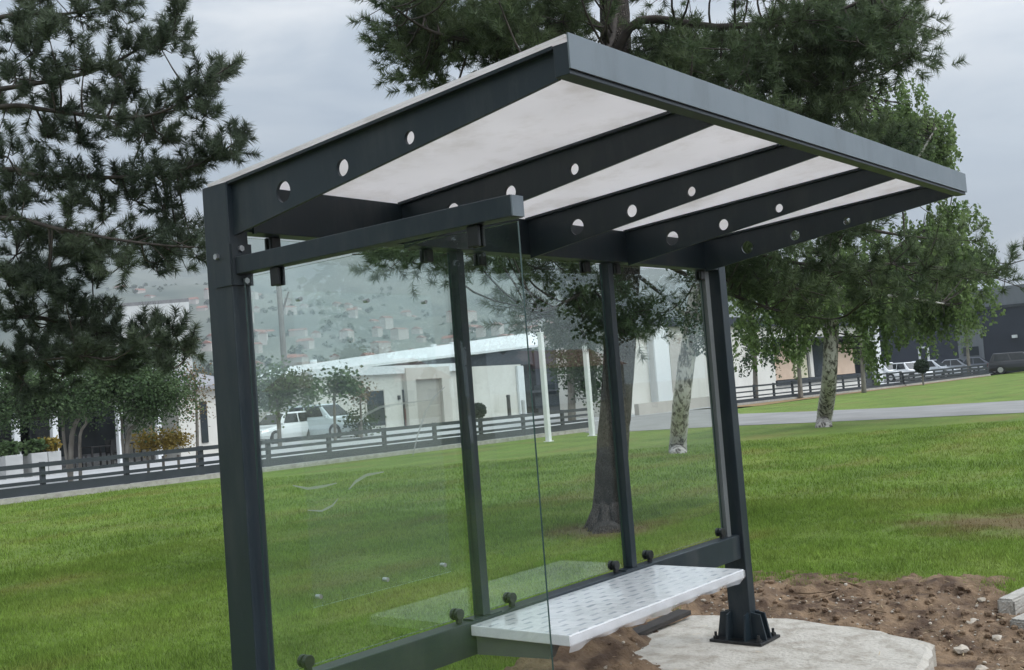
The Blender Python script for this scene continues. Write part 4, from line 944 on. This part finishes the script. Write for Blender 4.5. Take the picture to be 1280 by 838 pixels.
# white shop
Y2 = 26.5
xa, xb2 = pt(772, 515, Y2).x, pt(1097, 478, Y2).x
zs = pt(960, 408, Y2).z
w2 = empty('white_shop', ((xa+xb2)/2, Y2, 0), 'white flat shop with boarded display window behind the far fence', 'shop')
xs0, xs1 = pt(968, 450, Y2).x, pt(1076, 450, Y2).x; zw0 = pt(1000, 474, Y2).z; zw1 = pt(1000, 425, Y2).z
MB().box((xa, Y2, 0), (xs0, Y2+3.5, zs)).build('wall', M['white'], w2)
MB().box((xs0+.01, Y2+.01, 0), (xs1, Y2+3.5, zw0)).build('wall', M['white'], w2)
MB().box((xs0+.01, Y2+.01, zw1), (xs1, Y2+3.5, zs)).build('wall', M['white'], w2)
MB().box((xs1+.01, Y2, 0), (xb2, Y2+3.5, zs)).build('wall', M['darkwall'], w2)
MB().box((xa-.3, Y2-.3, zs), (xb2+.3, Y2+3.8, zs+.5)).build('roof', M['darkwall'], w2)
MB().box((xb2-1.0, Y2-.5, 0), (xb2-.1, Y2-.02, zs-.02)).build('column', M['roofwhite'], w2)
cx0, cx1 = pt(820, 470, Y2-.4).x, pt(838, 470, Y2-.4).x; MB().box((cx0, Y2-.45, 0), (cx1, Y2-.01, zs-.01)).build('column', M['roofwhite'], w2)
MB().box((pt(838, 470, Y2).x+.1, Y2-.03, .9), (pt(858, 470, Y2).x, Y2-.005, zs-.6)).build('wall_panel', M['beige'], w2)
ww = MB().box((xs0+.02, Y2+.35, zw0+.01), (xs1-.02, Y2+.4, zw1-.01)).build('display_window', M['window'], w2)
MB().box((xs0-.1, Y2-.12, zw0-.3), (xs1+.4, Y2-.005, zw0+.02)).build('sill', M['fence'], ww)
MB().box((xs0-.1, Y2-.9, zw1-.05), (xs1+.4, Y2-.005, zw1+.12)).build('awning', M['fence'], ww)
def pan(p0, p1, m, nm='board', h0=.15, h1=.35):
    MB().box((pt(p0, 450, Y2).x, Y2+.2, zw0+.05), (pt(p1, 450, Y2).x, Y2+.345, zw1-h1)).build(nm, m, ww)
pan(970, 994, M['board']); pan(996.5, 1012, M['board2']); pan(1016, 1020, M['white'], 'curtain'); pan(1047, 1071, M['board']); pan(1043, 1046, M['board2'])
MB().box((pt(1078, 450, Y2).x, Y2-.04, 0), (pt(1091, 450, Y2).x, Y2-.005, 2.6)).build('door', M['window'], w2)
lw = MB().box((pt(790, 515, 25).x, 24.6, 0), (pt(895, 507, 25).x, 24.85, .55)).build('low_wall', M['beige']); tag(lw, 'low pale wall before the white shop, seen through the right pane', 'low wall')
# dark hall with arched roof
X3 = 94.0
def px3(px, py): return PL(px, py, 0, X3)
yl = px3(1085, 450).y; yr_ = px3(1420, 430).y; zt3 = px3(1230, 386).z; yc = px3(1262, 356).y; za = px3(1262, 357).z
hall = empty('dark_hall', (X3, (yl+yr_)/2, 0), 'big dark hall with grey arched gable and a sectional door behind the cars', 'hall')
hw = max(abs(yl-yc), abs(yr_-yc)); hw = 14.5
MB().box((X3, yc-hw, 0), (X3+30, yc+hw, zt3)).build('wall', M['darkwall'], hall)
arc = [(yc+hw*math.cos(a), zt3+.01+(za-zt3)*math.sin(a)**.75) for a in [math.pi*i/24 for i in range(25)]]
MB().prism(arc, 0, X3+.15, X3+30).build('arched_roof', M['hallgrey'], hall)
MB().box((X3-.1, yc-hw-.1, zt3-.1), (X3+.1, yc+hw+.1, zt3+.12)).build('trim', M['fence'], hall)
a = px3(1196, 414); b = px3(1231, 446); dr_ = MB().box((X3-.1, b.y, 0), (X3-.01, a.y, a.z)).build('sectional_door', M['hallgrey'], hall)
MB().box((X3-.13, b.y+.4, a.z*.42), (X3-.102, a.y-.4, a.z*.62)).build('door_window', M['window'], dr_)
a = px3(1269, 421); MB().box((X3-.35, a.y-.18, a.z-.1), (X3-.01, a.y+.18, a.z+.15)).build('wall_lamp', M['roofwhite'], hall)
a = px3(1149, 436); b = px3(1160, 436); g = MB()
for y in (a.y, b.y): g.box((X3-.12, y-.08, 0), (X3-.01, y+.08, a.z))
g.box((X3-.12, b.y-.08, a.z), (X3-.01, a.y+.08, a.z+.14)); g.build('door_surround', M['roofwhite'], hall)
# terrace building on the left
Y4 = 33.0
xa, xb4 = pt(-120, 560, Y4).x, pt(225, 550, Y4).x
tb = empty('terrace_building', ((xa+xb4)/2, Y4, 0), 'low building with a shaded terrace on white posts behind the olive trees', 'building')
ze = pt(60, 492, Y4).z
MB().box((xa, Y4+5, 0), (xb4, Y4+14, ze)).build('wall', M['greyslope'], tb)
MB().hexa([(xa, Y4-.3, ze), (xb4, Y4-.3, ze), (xb4, Y4+14, ze+1.4), (xa, Y4+14, ze+1.4), (xa, Y4-.3, ze+.18), (xb4, Y4-.3, ze+.18), (xb4, Y4+14, ze+1.6), (xa, Y4+14, ze+1.6)]).build('roof', M['planter'], tb)
for px in (22, 70, 152, 200): x0 = pt(px, 550, Y4).x; MB().box((x0-.1, Y4, 0), (x0+.1, Y4+.2, ze)).build('terrace_post', M['roofwhite'], tb)
for px in (10, 50, 95, 140, 185): x0 = pt(px, 550, Y4+5).x; MB().box((x0-.8, Y4+4.93, .4), (x0+.8, Y4+4.995, 2.2)).build('window', M['window'], tb)
for px, w, lb in ((12, 26, 'leftmost'), (44, 24, 'second'), (63, 20, 'right hand')):
    x0, x1 = pt(px-w/2, 570, Y4-.8).x, pt(px+w/2, 570, Y4-.8).x
    t = empty('planter_box', ((x0+x1)/2, Y4-.8, 0), lb+' pale grey planter box on the terrace edge with greenery', 'planter', 'planter boxes on the terrace')
    MB().box((x0+.05, Y4-1.1, 0), (x1-.05, Y4-.5, .78)).build('box', M['planter'], t, bevel=.02)
    P = np.array([(x0+x1)/2, Y4-.8, 1.0])+RNG.normal(0, 1, (700, 3)).clip(-1.6, 1.6)*np.array([(x1-x0)*.24, .13, .12]); tri_mesh('plant', leaves(P, .16, .1), M['shrub_leaf' if px != 63 else 'yellow_leaf'], t, 4)
for px, lb in ((190, 'left'), (209, 'middle'), (228, 'right')):
    b0 = foot(px-4, 31.5); t = empty('flowering_shrub', b0, lb+' one of three low yellow shrubs behind the fence', 'shrub', 'yellow shrubs behind the fence')
    MB().tube([b0, b0+Vector((0, 0, .5))], .04, 6).build('stem', M['grey_bark'], t)
    P = np.array(b0)+np.array([0, 0, .95])+RNG.normal(0, 1, (700, 3))*np.array([.22, .22, .15]); tri_mesh('foliage', leaves(P, .09, .1), M['yellow_leaf'], t, 4)
# terrace tables and chairs
def table(x, y, label):
    t = empty('terrace_table', (x, y, 0), label, 'table', 'dark tables on the terrace'); MB().box((x-.45, y-.45, .72), (x+.45, y+.45, .76)).build('tabletop', M['dark'], t)
    for sx in (-.38, .38):
        for sy in (-.38, .38): MB().box((x+sx-.03, y+sy-.03, 0), (x+sx+.03, y+sy+.03, .72)).build('leg', M['dark'], t)
def chair(x, y, label):
    t = empty('terrace_chair', (x, y, 0), label, 'chair', 'dark chairs on the terrace'); MB().box((x-.24, y-.24, .44), (x+.24, y+.24, .48)).build('seat', M['dark'], t); MB().box((x-.24, y+.2, .48), (x+.24, y+.24, .95)).build('backrest', M['dark'], t)
    for sx in (-.21, .21):
        for sy in (-.21, .21): MB().box((x+sx-.02, y+sy-.02, 0), (x+sx+.02, y+sy+.02, .44)).build('leg', M['dark'], t)
for px, lb in ((120, 'dark square table under the terrace roof, left of the white post'), (172, 'dark square table under the terrace roof, right of the white post')):
    q = pt(px, 560, Y4+1.5); table(q.x, Y4+1.5, lb); chair(q.x-.8, Y4+1.4, 'chair left of the '+lb[:30]+(' on the left' if px == 120 else ' on the right')); chair(q.x+.8, Y4+1.6, 'chair right of the '+lb[:30]+(' on the left' if px == 120 else ' on the right'))
# small white house part right of the terrace
xh0, xh1 = pt(222, 545, Y4+1).x, pt(300, 540, Y4+1).x
hs = empty('white_house', ((xh0+xh1)/2, Y4+1, 0), 'small white house with tall dark window and grey tiled roof beside the near post', 'house')
zhh = pt(250, 487, Y4+1).z
MB().box((xh0+.1, Y4+1, 0), (xh1, Y4+9, zhh)).build('wall', M['white'], hs)
MB().hexa([(xh0-.1, Y4+.6, zhh), (xh1+.3, Y4+.6, zhh), (xh1+.3, Y4+9.3, zhh+1.6), (xh0-.1, Y4+9.3, zhh+1.6), (xh0-.1, Y4+.6, zhh+.15), (xh1+.3, Y4+.6, zhh+.15), (xh1+.3, Y4+9.3, zhh+1.75), (xh0-.1, Y4+9.3, zhh+1.75)]).build('roof', M['greyslope'], hs)
x0, x1 = pt(250, 520, Y4+1).x, pt(258, 520, Y4+1).x; MB().box((x0, Y4+.94, .5), (x1, Y4+.995, zhh-.5)).build('window', M['window'], hs)
# far white block
D_ = 150; a = at(150, 384, D_); b = at(236, 378, D_)
fb_ = empty('white_block', ((a.x+b.x)/2, (a.y+b.y)/2, 0), 'plain white warehouse block rising above the olive trees', 'warehouse')
d = (b-a); d.z = 0; n = Vector((a.x-CAM.x+6, a.y-CAM.y, 0)).normalized()*18
MB().hexa([Vector((a.x, a.y, -.2)), Vector((b.x, b.y, -.2)), Vector((b.x, b.y, -.2))+n, Vector((a.x, a.y, -.2))+n, Vector((a.x, a.y, a.z)), Vector((b.x, b.y, a.z)), Vector((b.x, b.y, a.z))+n, Vector((a.x, a.y, a.z))+n]).build('wall', M['roofwhite'], fb_)
MB().hexa([Vector((a.x, a.y, a.z+.01)), Vector((b.x, b.y, a.z+.01)), Vector((b.x, b.y, a.z+.01))+n, Vector((a.x, a.y, a.z+.01))+n, Vector((a.x, a.y, a.z+.5)), Vector((b.x, b.y, a.z+.5)), Vector((b.x, b.y, a.z+.5))+n, Vector((a.x, a.y, a.z+.5))+n]).build('roof', M['greyslope'], fb_)

# ------------------------------------------------------------------ across the road (mirrored by the panes)
def plain_tree(x, y, h, r, label, lm, grp):
    t = empty('leafy_tree', (x, y, 0), label, 'tree', grp)
    ln, rs = smooth_line([Vector((x, y, -.1)), Vector((x+.1, y, h*.35)), Vector((x-.1, y+.1, h*.8))], [.2, .15, .05]); MB().tube(ln, rs, 8).build('trunk', M['grey_bark'], t, smooth=True)
    C_ = unit(46)*RNG.uniform(.35, 1, (46, 1))**.5*np.array([r, r, h*.34])+np.array([x, y, h*.64])
    P = np.concatenate([c+RNG.normal(0, .34, (110, 3)) for c in C_]); tri_mesh('foliage', leaves(P, .28, .3), lm, t, 4)
for x, y, h, r, lb in [(14, -48, 4.6, 2.4, 'shortest leafy tree across the road'), (30, -52, 5.4, 2.8, 'broad leafy tree across the road'), (52, -56, 5.8, 2.8, 'leafy tree beside the house across the road'), (70, -58, 6.4, 3.0, 'leafy tree far along the road'), (47, -30, 13, 4.6, 'tallest dark tree across the road'), (56, -33, 12, 4.6, 'tall spreading tree across the road'), (64, -31, 14, 5.0, 'tall dark tree farthest along the road'), (75, -34, 13, 5.0, 'big tree closing the row across the road')]:
    plain_tree(x, y, h, r, lb, M['dark_leaf'], 'trees across the road')
for x, y, h, r, lb in [(-11, 8.5, 8, 2.6, 'leafy tree on the lawn nearest the left end of the shelter'), (-15, 13, 10, 3.2, 'tall leafy tree on the left lawn'), (-21, 18, 9.5, 3.2, 'wide leafy tree by the left end of the fence'), (-17, 6, 9, 3.0, 'leafy tree on the left lawn close to the road'), (-26, 12, 10, 3.4, 'farthest leafy tree on the left lawn')]:
    plain_tree(x, y, h, r, lb, M['olive_leaf'], 'trees on the left part of the lawn')
def plain_house(x, y, w_, d_, h_, label, m):
    t = empty('roadside_house', (x, y, 0), label, 'house', 'houses across the road'); MB().box((x-w_/2, y-d_, -.1), (x+w_/2, y, h_)).build('wall', m, t)
    MB().prism([(y-d_-.4, h_+.003), (y+.4, h_+.003), (y-d_/2, h_+2.2)], 0, x-w_/2-.4, x+w_/2+.4).build('roof', M['house_roof'], t)
    for k in range(int(w_/3)):
        wx = x-w_/2+1.2+k*3; wo = MB().box((wx, y+.004, 1), (wx+1.2, y+.05, 2.4)).build('window', M['window'], t); MB().box((wx-.1, y+.004, .9), (wx+1.3, y+.09, .99)).build('sill', M['white'], wo)
plain_house(62, -62, 13, 9, 3.2, 'beige house with red roof across the road', M['beige']); plain_house(95, -66, 16, 10, 3.8, 'long grey house with red roof across the road', M['planter']); plain_house(20, -60, 10, 8, 2.6, 'small pale house across the road', M['beige'])

# ------------------------------------------------------------------ cars
def car(label, paint, loc, rz, style='hatch', L=4.2, Wd=1.76, Ht=1.5):
    t = empty('parked_car', loc, label, 'car', 'parked cars', rz)
    h = L/2; wv = Wd/2
    def loft(sts, name, m, par):
        """sts: x, half width, z0, z1, top half width"""
        b = MB(); vs = []
        for x, w_, z0, z1, tw in sts:
            vs += [(x, -w_*.92, z0), (x, -w_, z0+(z1-z0)*.35), (x, -w_*.985, z0+(z1-z0)*.7), (x, -tw, z1), (x, tw, z1), (x, w_*.985, z0+(z1-z0)*.7), (x, w_, z0+(z1-z0)*.35), (x, w_*.92, z0)]
        n = 8; fs = [(i*n+k, i*n+(k+1) % n, (i+1)*n+(k+1) % n, (i+1)*n+k) for i in range(len(sts)-1) for k in range(n)]
        fs += [tuple(range(n)), tuple((len(sts)-1)*n+k for k in range(n))]
        b.add(vs, fs); return b.build(name, m, par, bevel=.03, local=True, smooth=False)
    zb = Ht*.6
    loft([(-h, wv*.8, .38, zb*.9, wv*.72), (-h+.12, wv*.95, .28, zb*.98, wv*.86), (-h*.5, wv, .22, zb, wv*.92), (0, wv, .2, zb, wv*.93), (h*.45, wv, .22, zb*.98, wv*.92), (h*.8, wv*.94, .24, zb*.86, wv*.82), (h-.06, wv*.82, .3, zb*.72, wv*.68), (h, wv*.7, .36, zb*.62, wv*.6)], 'body', paint, t)
    rear = {'hatch': -h*.93, 'suv': -h*.95, 'sedan': -h*.62}[style]; rr = {'hatch': -h*.62, 'suv': -h*.8, 'sedan': -h*.28}[style]
    fr_, ff = h*.12, h*.48
    cab = [(rear, zb*.97), (rr, Ht), (fr_, Ht*.99), (ff, zb*.95)]
    b = MB(); wb, wt = wv*.9, wv*.70
    vs = [(rear, -wb, zb*.96), (ff, -wb, zb*.94), (ff, wb, zb*.94), (rear, wb, zb*.96), (rr, -wt, Ht), (fr_, -wt, Ht*.99), (fr_, wt, Ht*.99), (rr, wt, Ht)]
    b.hexa(vs); b.build('cabin', paint, t, bevel=.05, local=True)
    def q4(name, P, par, m=M['carglass'], th=.012):
        P = [Vector(p) for p in P]; n = (P[1]-P[0]).cross(P[2]-P[0]).normalized()
        cc = sum(P, Vector())/4
        if n.dot(cc-Vector((0, 0, Ht*.7))) < 0: n = -n
        o = n*th; bb = MB(); bb.hexa([P[0]-n*.01, P[1]-n*.01, P[2]-n*.01, P[3]-n*.01, P[0]+o, P[1]+o, P[2]+o, P[3]+o]); bb.build(name, m, par, local=True)
    def on(s, u, v):   # side glass: u along, v up
        lo = Vector((rear*(1-u)+ff*u, s*wb, zb*.96)); hi = Vector((rr*(1-u)+fr_*u, s*wt, Ht)); return lo.lerp(hi, v)
    for s in (-1, 1):
        q4('side_window', [on(s, .1, .16), on(s, .47, .16), on(s, .47, .86), on(s, .08, .86)], t); q4('side_window', [on(s, .51, .16), on(s, .88, .16), on(s, .93, .86), on(s, .51, .86)], t)
    def fg(xb_, xt, u, v): lo = Vector((xb_, wb*.86*u, zb*.96)); hi = Vector((xt, wt*.9*u, Ht)); return lo.lerp(hi, v)
    q4('windscreen', [fg(ff, fr_, -1, .14), fg(ff, fr_, 1, .14), fg(ff, fr_, 1, .88), fg(ff, fr_, -1, .88)], t)
    q4('rear_window', [fg(rear, rr, -1, .14), fg(rear, rr, 1, .14), fg(rear, rr, 1, .85), fg(rear, rr, -1, .85)], t)
    R = .32 if style != 'suv' else .36
    for x in (-h*.6, h*.6):
        for s in (-1, 1):
            w = MB().tube([(x, s*(wv-.2), R), (x, s*(wv+.012), R)], R, 20).build('tyre', M['tyre'], t, local=True)
            MB().tube([(x, s*(wv-.01), R), (x, s*(wv+.022), R)], [R*.62, R*.56], 16).build('rim', M['rim'], w, local=True)
    for s in (-1, 1):
        MB().box((h*.9, s*wv*.56-.16, zb*.62), (h*.975, s*wv*.56+.16, zb*.78)).build('headlight', M['lamp'], t, bevel=.02, local=True)
        MB().box((-h*1.003, s*wv*.68-.13, zb*.68), (-h*.93, s*wv*.68+.13, zb*.92)).build('tail_light', M['taillamp'], t, bevel=.02, local=True)
        MB().box((ff*.8-.06, s*(wv+.02)-.07, zb*.98), (ff*.8+.06, s*(wv+.02)+.07, zb*1.12)).build('mirror', paint, t, bevel=.03, local=True)
    MB().box((h*.985, -.24, .42), (h*1.003, .24, .52)).build('number_plate', M['white'], t, local=True)
    return t
toward = math.atan2(-FW.y, -FW.x)
def cp(px, d): q = foot(px, d); return (q.x, q.y, 0)
car('white hatchback nose out at the left end of the right hand row', M['car_white'], cp(1108, 87), toward+.5, 'suv', 4.4, 1.8, 1.62)
car('white car second in the row, beside the ball bush', M['car_white'], cp(1137, 86), toward+.35, 'hatch', 4.2, 1.76, 1.52)
car('silver blue estate car right of the ball bush', M['car_silver'], cp(1166, 86), toward+.9, 'hatch', 4.3, 1.78, 1.55)
car('mid grey sedan before the sectional door', M['car_grey'], cp(1195, 89), toward+1.0, 'sedan', 4.5, 1.8, 1.48)
car('dark sedan with pale roof reflection left of the black car', M['car_navy'], cp(1222, 89), toward+1.1, 'sedan', 4.6, 1.82, 1.5)
car('black sport utility car at the right edge of the photo', M['car_black'], cp(1277, 83), toward+1.05, 'suv', 4.6, 1.86, 1.66)
car('white hatchback half hidden by the green shrub, left pane', M['car_white'], cp(352, 52), toward-.55, 'hatch', 4.1, 1.74, 1.45)
car('pale pickup like car right of the shrub, left pane', M['car_pale'], cp(408, 53), toward+1.0, 'suv', 4.6, 1.78, 1.72)

# ------------------------------------------------------------------ hills and far town
az0 = math.atan2(FW.y, FW.x)
def ridge(px):   # elevation (tan) of the ridge by column
    xs = [-900, -200, 133, 330, 520, 700, 880, 1250, 1700, 2600]; hs_ = [.10, .165, .180, .158, .143, .12, .088, .05, .04, .03]
    return np.interp(px, xs, hs_)
cols = np.arange(-900, 2600, 14.0); rows = np.linspace(420, 2700, 60); Vh = np.zeros((len(cols), len(rows), 3))
fw2 = np.array([FW.x, FW.y]); fw2 /= np.linalg.norm(fw2); rt2 = np.array([fw2[1], -fw2[0]])
for i, px in enumerate(cols):
    u = (px-W/2)/F
    for j, d in enumerate(rows):
        x = CAM.x+fw2[0]*d+rt2[0]*u*d; y = CAM.y+fw2[1]*d+rt2[1]*u*d
        dh = math.hypot(d, u*d); s = min(1, max(0, (d-420)/1700)); s = s**1.25 if s < 1 else 1
        Vh[i, j] = (x, y, 0); Vh[i, j, 2] = -1+ridge(px)*2120*1.0*s*(1 if d <= 2120 else 1-(d-2120)/580*.35)
X, Y = Vh[..., 0], Vh[..., 1]
far_ = np.clip((rows-420)/900, 0, 1)[None, :]
Vh[..., 2] += far_*(95*hash_noise(X, Y, 1/330., 41)+44*hash_noise(X, Y, 1/130., 42)+16*hash_noise(X, Y, 1/48., 43))
def hill_height(x, y):
    d = (x-CAM.x)*fw2[0]+(y-CAM.y)*fw2[1]; u = ((x-CAM.x)*rt2[0]+(y-CAM.y)*rt2[1])/d; i = (u*F+W/2+900)/14; j = (d-420)/(2280/59)
    return float(Vh[int(np.clip(round(i), 0, len(cols)-1)), int(np.clip(round(j), 0, 59)), 2])
nc, nr = len(cols), len(rows); idx = np.arange(nc*nr).reshape(nc, nr)
b = MB(); b.v = [tuple(v) for v in Vh.reshape(-1, 3)]; b.f = [tuple(q) for q in np.stack([idx[:-1, :-1], idx[1:, :-1], idx[1:, 1:], idx[:-1, 1:]], -1).reshape(-1, 4)]; b.mi = [0]*len(b.f)
M['hill'] = mat('scrub_hillside', (.055, .08, .062), (.135, .15, .115), scale=.012, rough=.95, detail=10, lo=.38, hi=.62)
o = b.build('hills', M['hill'], smooth=True); o['kind'] = 'structure'
def house_mesh(w, d, h, rh):
    b = MB(); b.box((-w/2, -d/2, -6), (w/2, d/2, h)); b.cur = 1
    b.add([(-w/2-.4, -d/2-.4, h), (w/2+.4, -d/2-.4, h), (w/2+.4, d/2+.4, h), (-w/2-.4, d/2+.4, h), (-w/2-.4, 0, h+rh), (w/2+.4, 0, h+rh)], [(0, 1, 5, 4), (2, 3, 4, 5), (1, 2, 5), (3, 0, 4), (0, 3, 2, 1)])
    return b
protos = []
for k, (w_, d_, h_, r_) in enumerate([(9, 7, 3.5, 2.2), (11, 7, 4.5, 2.0), (7, 6, 3, 1.8), (13, 8, 5, 1.4)]): protos.append(house_mesh(w_, d_, h_, r_))
hm = []
for i in range(140):
    px = random.uniform(140, 720) if i < 122 else random.uniform(-100, 1000); d = 620+700*random.random()**1.9
    u = (px-W/2)/F; x = CAM.x+fw2[0]*d+rt2[0]*u*d; y = CAM.y+fw2[1]*d+rt2[1]*u*d; z = hill_height(x, y)
    k = i % 4
    if len(hm) < 4: o = protos[k].build('hillside_house', [M['house_wall'], M['house_roof']], None); hm.append(o)
    else: o = hm[k].copy(); COL.objects.link(o)
    o.location = (x, y, z+1); o.rotation_euler = (0, 0, random.choice([az0, az0+1.2, az0-.5])+random.uniform(-.3, .3))
    tag(o, 'tiny pale house with red tiled roof in the town on the far hillside', 'house', 'houses of the far hillside town')
# woods on the lower slope
Pw = []
for i in range(1700):
    px = random.uniform(-300, 1100); d = random.uniform(440, 1500) if random.random() < .6 else random.uniform(430, 640)
    u = (px-W/2)/F; x = CAM.x+fw2[0]*d+rt2[0]*u*d; y = CAM.y+fw2[1]*d+rt2[1]*u*d; z = hill_height(x, y)
    r = random.uniform(1.2, 3.2); Pw.append(np.array([x, y, z+r*.9])+unit(40)*r*RNG.uniform(.5, 1, (40, 1))*np.array([1, 1, 1.0]))
o = tri_mesh('hillside_woods', leaves(np.concatenate(Pw), 2.6, .2), M['dark_leaf'], None, 4); tag(o, 'dark green woods scattered over the far hillside', 'woods', kind='stuff')

# ------------------------------------------------------------------ light
SUN_EL, SUN_AZ = rad(50), math.atan2(-.90, .30)   # direction towards the sun in xy
w = bpy.data.worlds.new('World'); sc.world = w; w.use_nodes = True; nt = w.node_tree
bg = nt.nodes['Background']; out = nt.nodes['World Output']
sky = nt.nodes.new('ShaderNodeTexSky'); sky.sky_type = 'NISHITA'; sky.sun_disc = False; sky.sun_elevation = SUN_EL
sky.sun_rotation = math.pi/2-SUN_AZ; sky.air_density = 1.5; sky.dust_density = 3
nt.links.new(sky.outputs[0], bg.inputs['Color']); bg.inputs['Strength'].default_value = .08
tc = nt.nodes.new('ShaderNodeTexCoord'); sep = nt.nodes.new('ShaderNodeSeparateXYZ'); nt.links.new(tc.outputs['Generated'], sep.inputs[0])
mp = nt.nodes.new('ShaderNodeMapping'); mp.inputs['Scale'].default_value = (1.6, 1.6, 6.5); mp.inputs['Location'].default_value = (.3, .2, .1); nt.links.new(tc.outputs['Generated'], mp.inputs[0])
n1 = nt.nodes.new('ShaderNodeTexNoise'); n1.inputs['Scale'].default_value = 2.1; n1.inputs['Detail'].default_value = 8; n1.inputs['Roughness'].default_value = .5; n1.inputs['Distortion'].default_value = .35; nt.links.new(mp.outputs[0], n1.inputs['Vector'])
cr = ramp_node(nt, [(.34, (.25, .315, .40)), (.45, (.38, .435, .50)), (.55, (.58, .61, .645)), (.68, (.80, .80, .80))]); nt.links.new(n1.outputs['Fac'], cr.inputs[0])
mr = nt.nodes.new('ShaderNodeMapRange'); mr.inputs['From Min'].default_value = .0; mr.inputs['From Max'].default_value = .75; mr.inputs['To Min'].default_value = .74; mr.inputs['To Max'].default_value = 2.3
nt.links.new(sep.outputs['Z'], mr.inputs[0])
dp_ = nt.nodes.new('ShaderNodeVectorMath'); dp_.operation = 'DOT_PRODUCT'; nt.links.new(tc.outputs['Generated'], dp_.inputs[0]); dp_.inputs[1].default_value = (math.cos(SUN_AZ)*math.cos(.35), math.sin(SUN_AZ)*math.cos(.35), math.sin(.35))
m2_ = nt.nodes.new('ShaderNodeMapRange'); m2_.interpolation_type = 'SMOOTHSTEP'; m2_.inputs['From Min'].default_value = .05; m2_.inputs['From Max'].default_value = .95; m2_.inputs['To Min'].default_value = 1.0; m2_.inputs['To Max'].default_value = 3.4; nt.links.new(dp_.outputs['Value'], m2_.inputs[0])
m3_ = nt.nodes.new('ShaderNodeMath'); m3_.operation = 'MULTIPLY'; nt.links.new(mr.outputs[0], m3_.inputs[0]); nt.links.new(m2_.outputs[0], m3_.inputs[1])
bg2 = nt.nodes.new('ShaderNodeBackground'); nt.links.new(cr.outputs[0], bg2.inputs[0]); nt.links.new(m3_.outputs[0], bg2.inputs[1])
mx = nt.nodes.new('ShaderNodeMixShader'); mx.inputs[0].default_value = .9
nt.links.new(bg.outputs[0], mx.inputs[1]); nt.links.new(bg2.outputs[0], mx.inputs[2]); nt.links.new(mx.outputs[0], out.inputs[0])
sd = bpy.data.lights.new('sun', 'SUN'); sd.energy = .8; sd.angle = rad(14); sd.color = (1, .96, .9)
so = bpy.data.objects.new('sun', sd); COL.objects.link(so); so.location = (-10, -20, 40)
sv = Vector((math.cos(SUN_AZ)*math.cos(SUN_EL), math.sin(SUN_AZ)*math.cos(SUN_EL), math.sin(SUN_EL)))
so.rotation_euler = sv.to_track_quat('Z', 'Y').to_euler()

hm_ = bpy.data.materials.new('haze'); hm_.use_nodes = True; hn = hm_.node_tree; hn.nodes.remove(hn.nodes['Principled BSDF'])
pv = hn.nodes.new('ShaderNodeVolumePrincipled'); pv.inputs['Color'].default_value = (.90, .95, 1, 1); pv.inputs['Density'].default_value = .00042; pv.inputs['Anisotropy'].default_value = .2
hn.links.new(pv.outputs[0], hn.nodes['Material Output'].inputs['Volume'])
o = MB().box((-3400, -3400, -2.5), (3400, 3400, 640)).build('haze', hm_); o['kind'] = 'stuff'
sc.view_settings.view_transform = 'Standard'; sc.view_settings.look = 'None'; sc.view_settings.exposure = .1; sc.view_settings.gamma = 1
sc.view_settings.use_curve_mapping = False
try:
    sc.cycles.max_bounces = 10; sc.cycles.transparent_max_bounces = 24; sc.cycles.diffuse_bounces = 4; sc.cycles.glossy_bounces = 4; sc.cycles.sample_clamp_indirect = 4
except Exception: pass
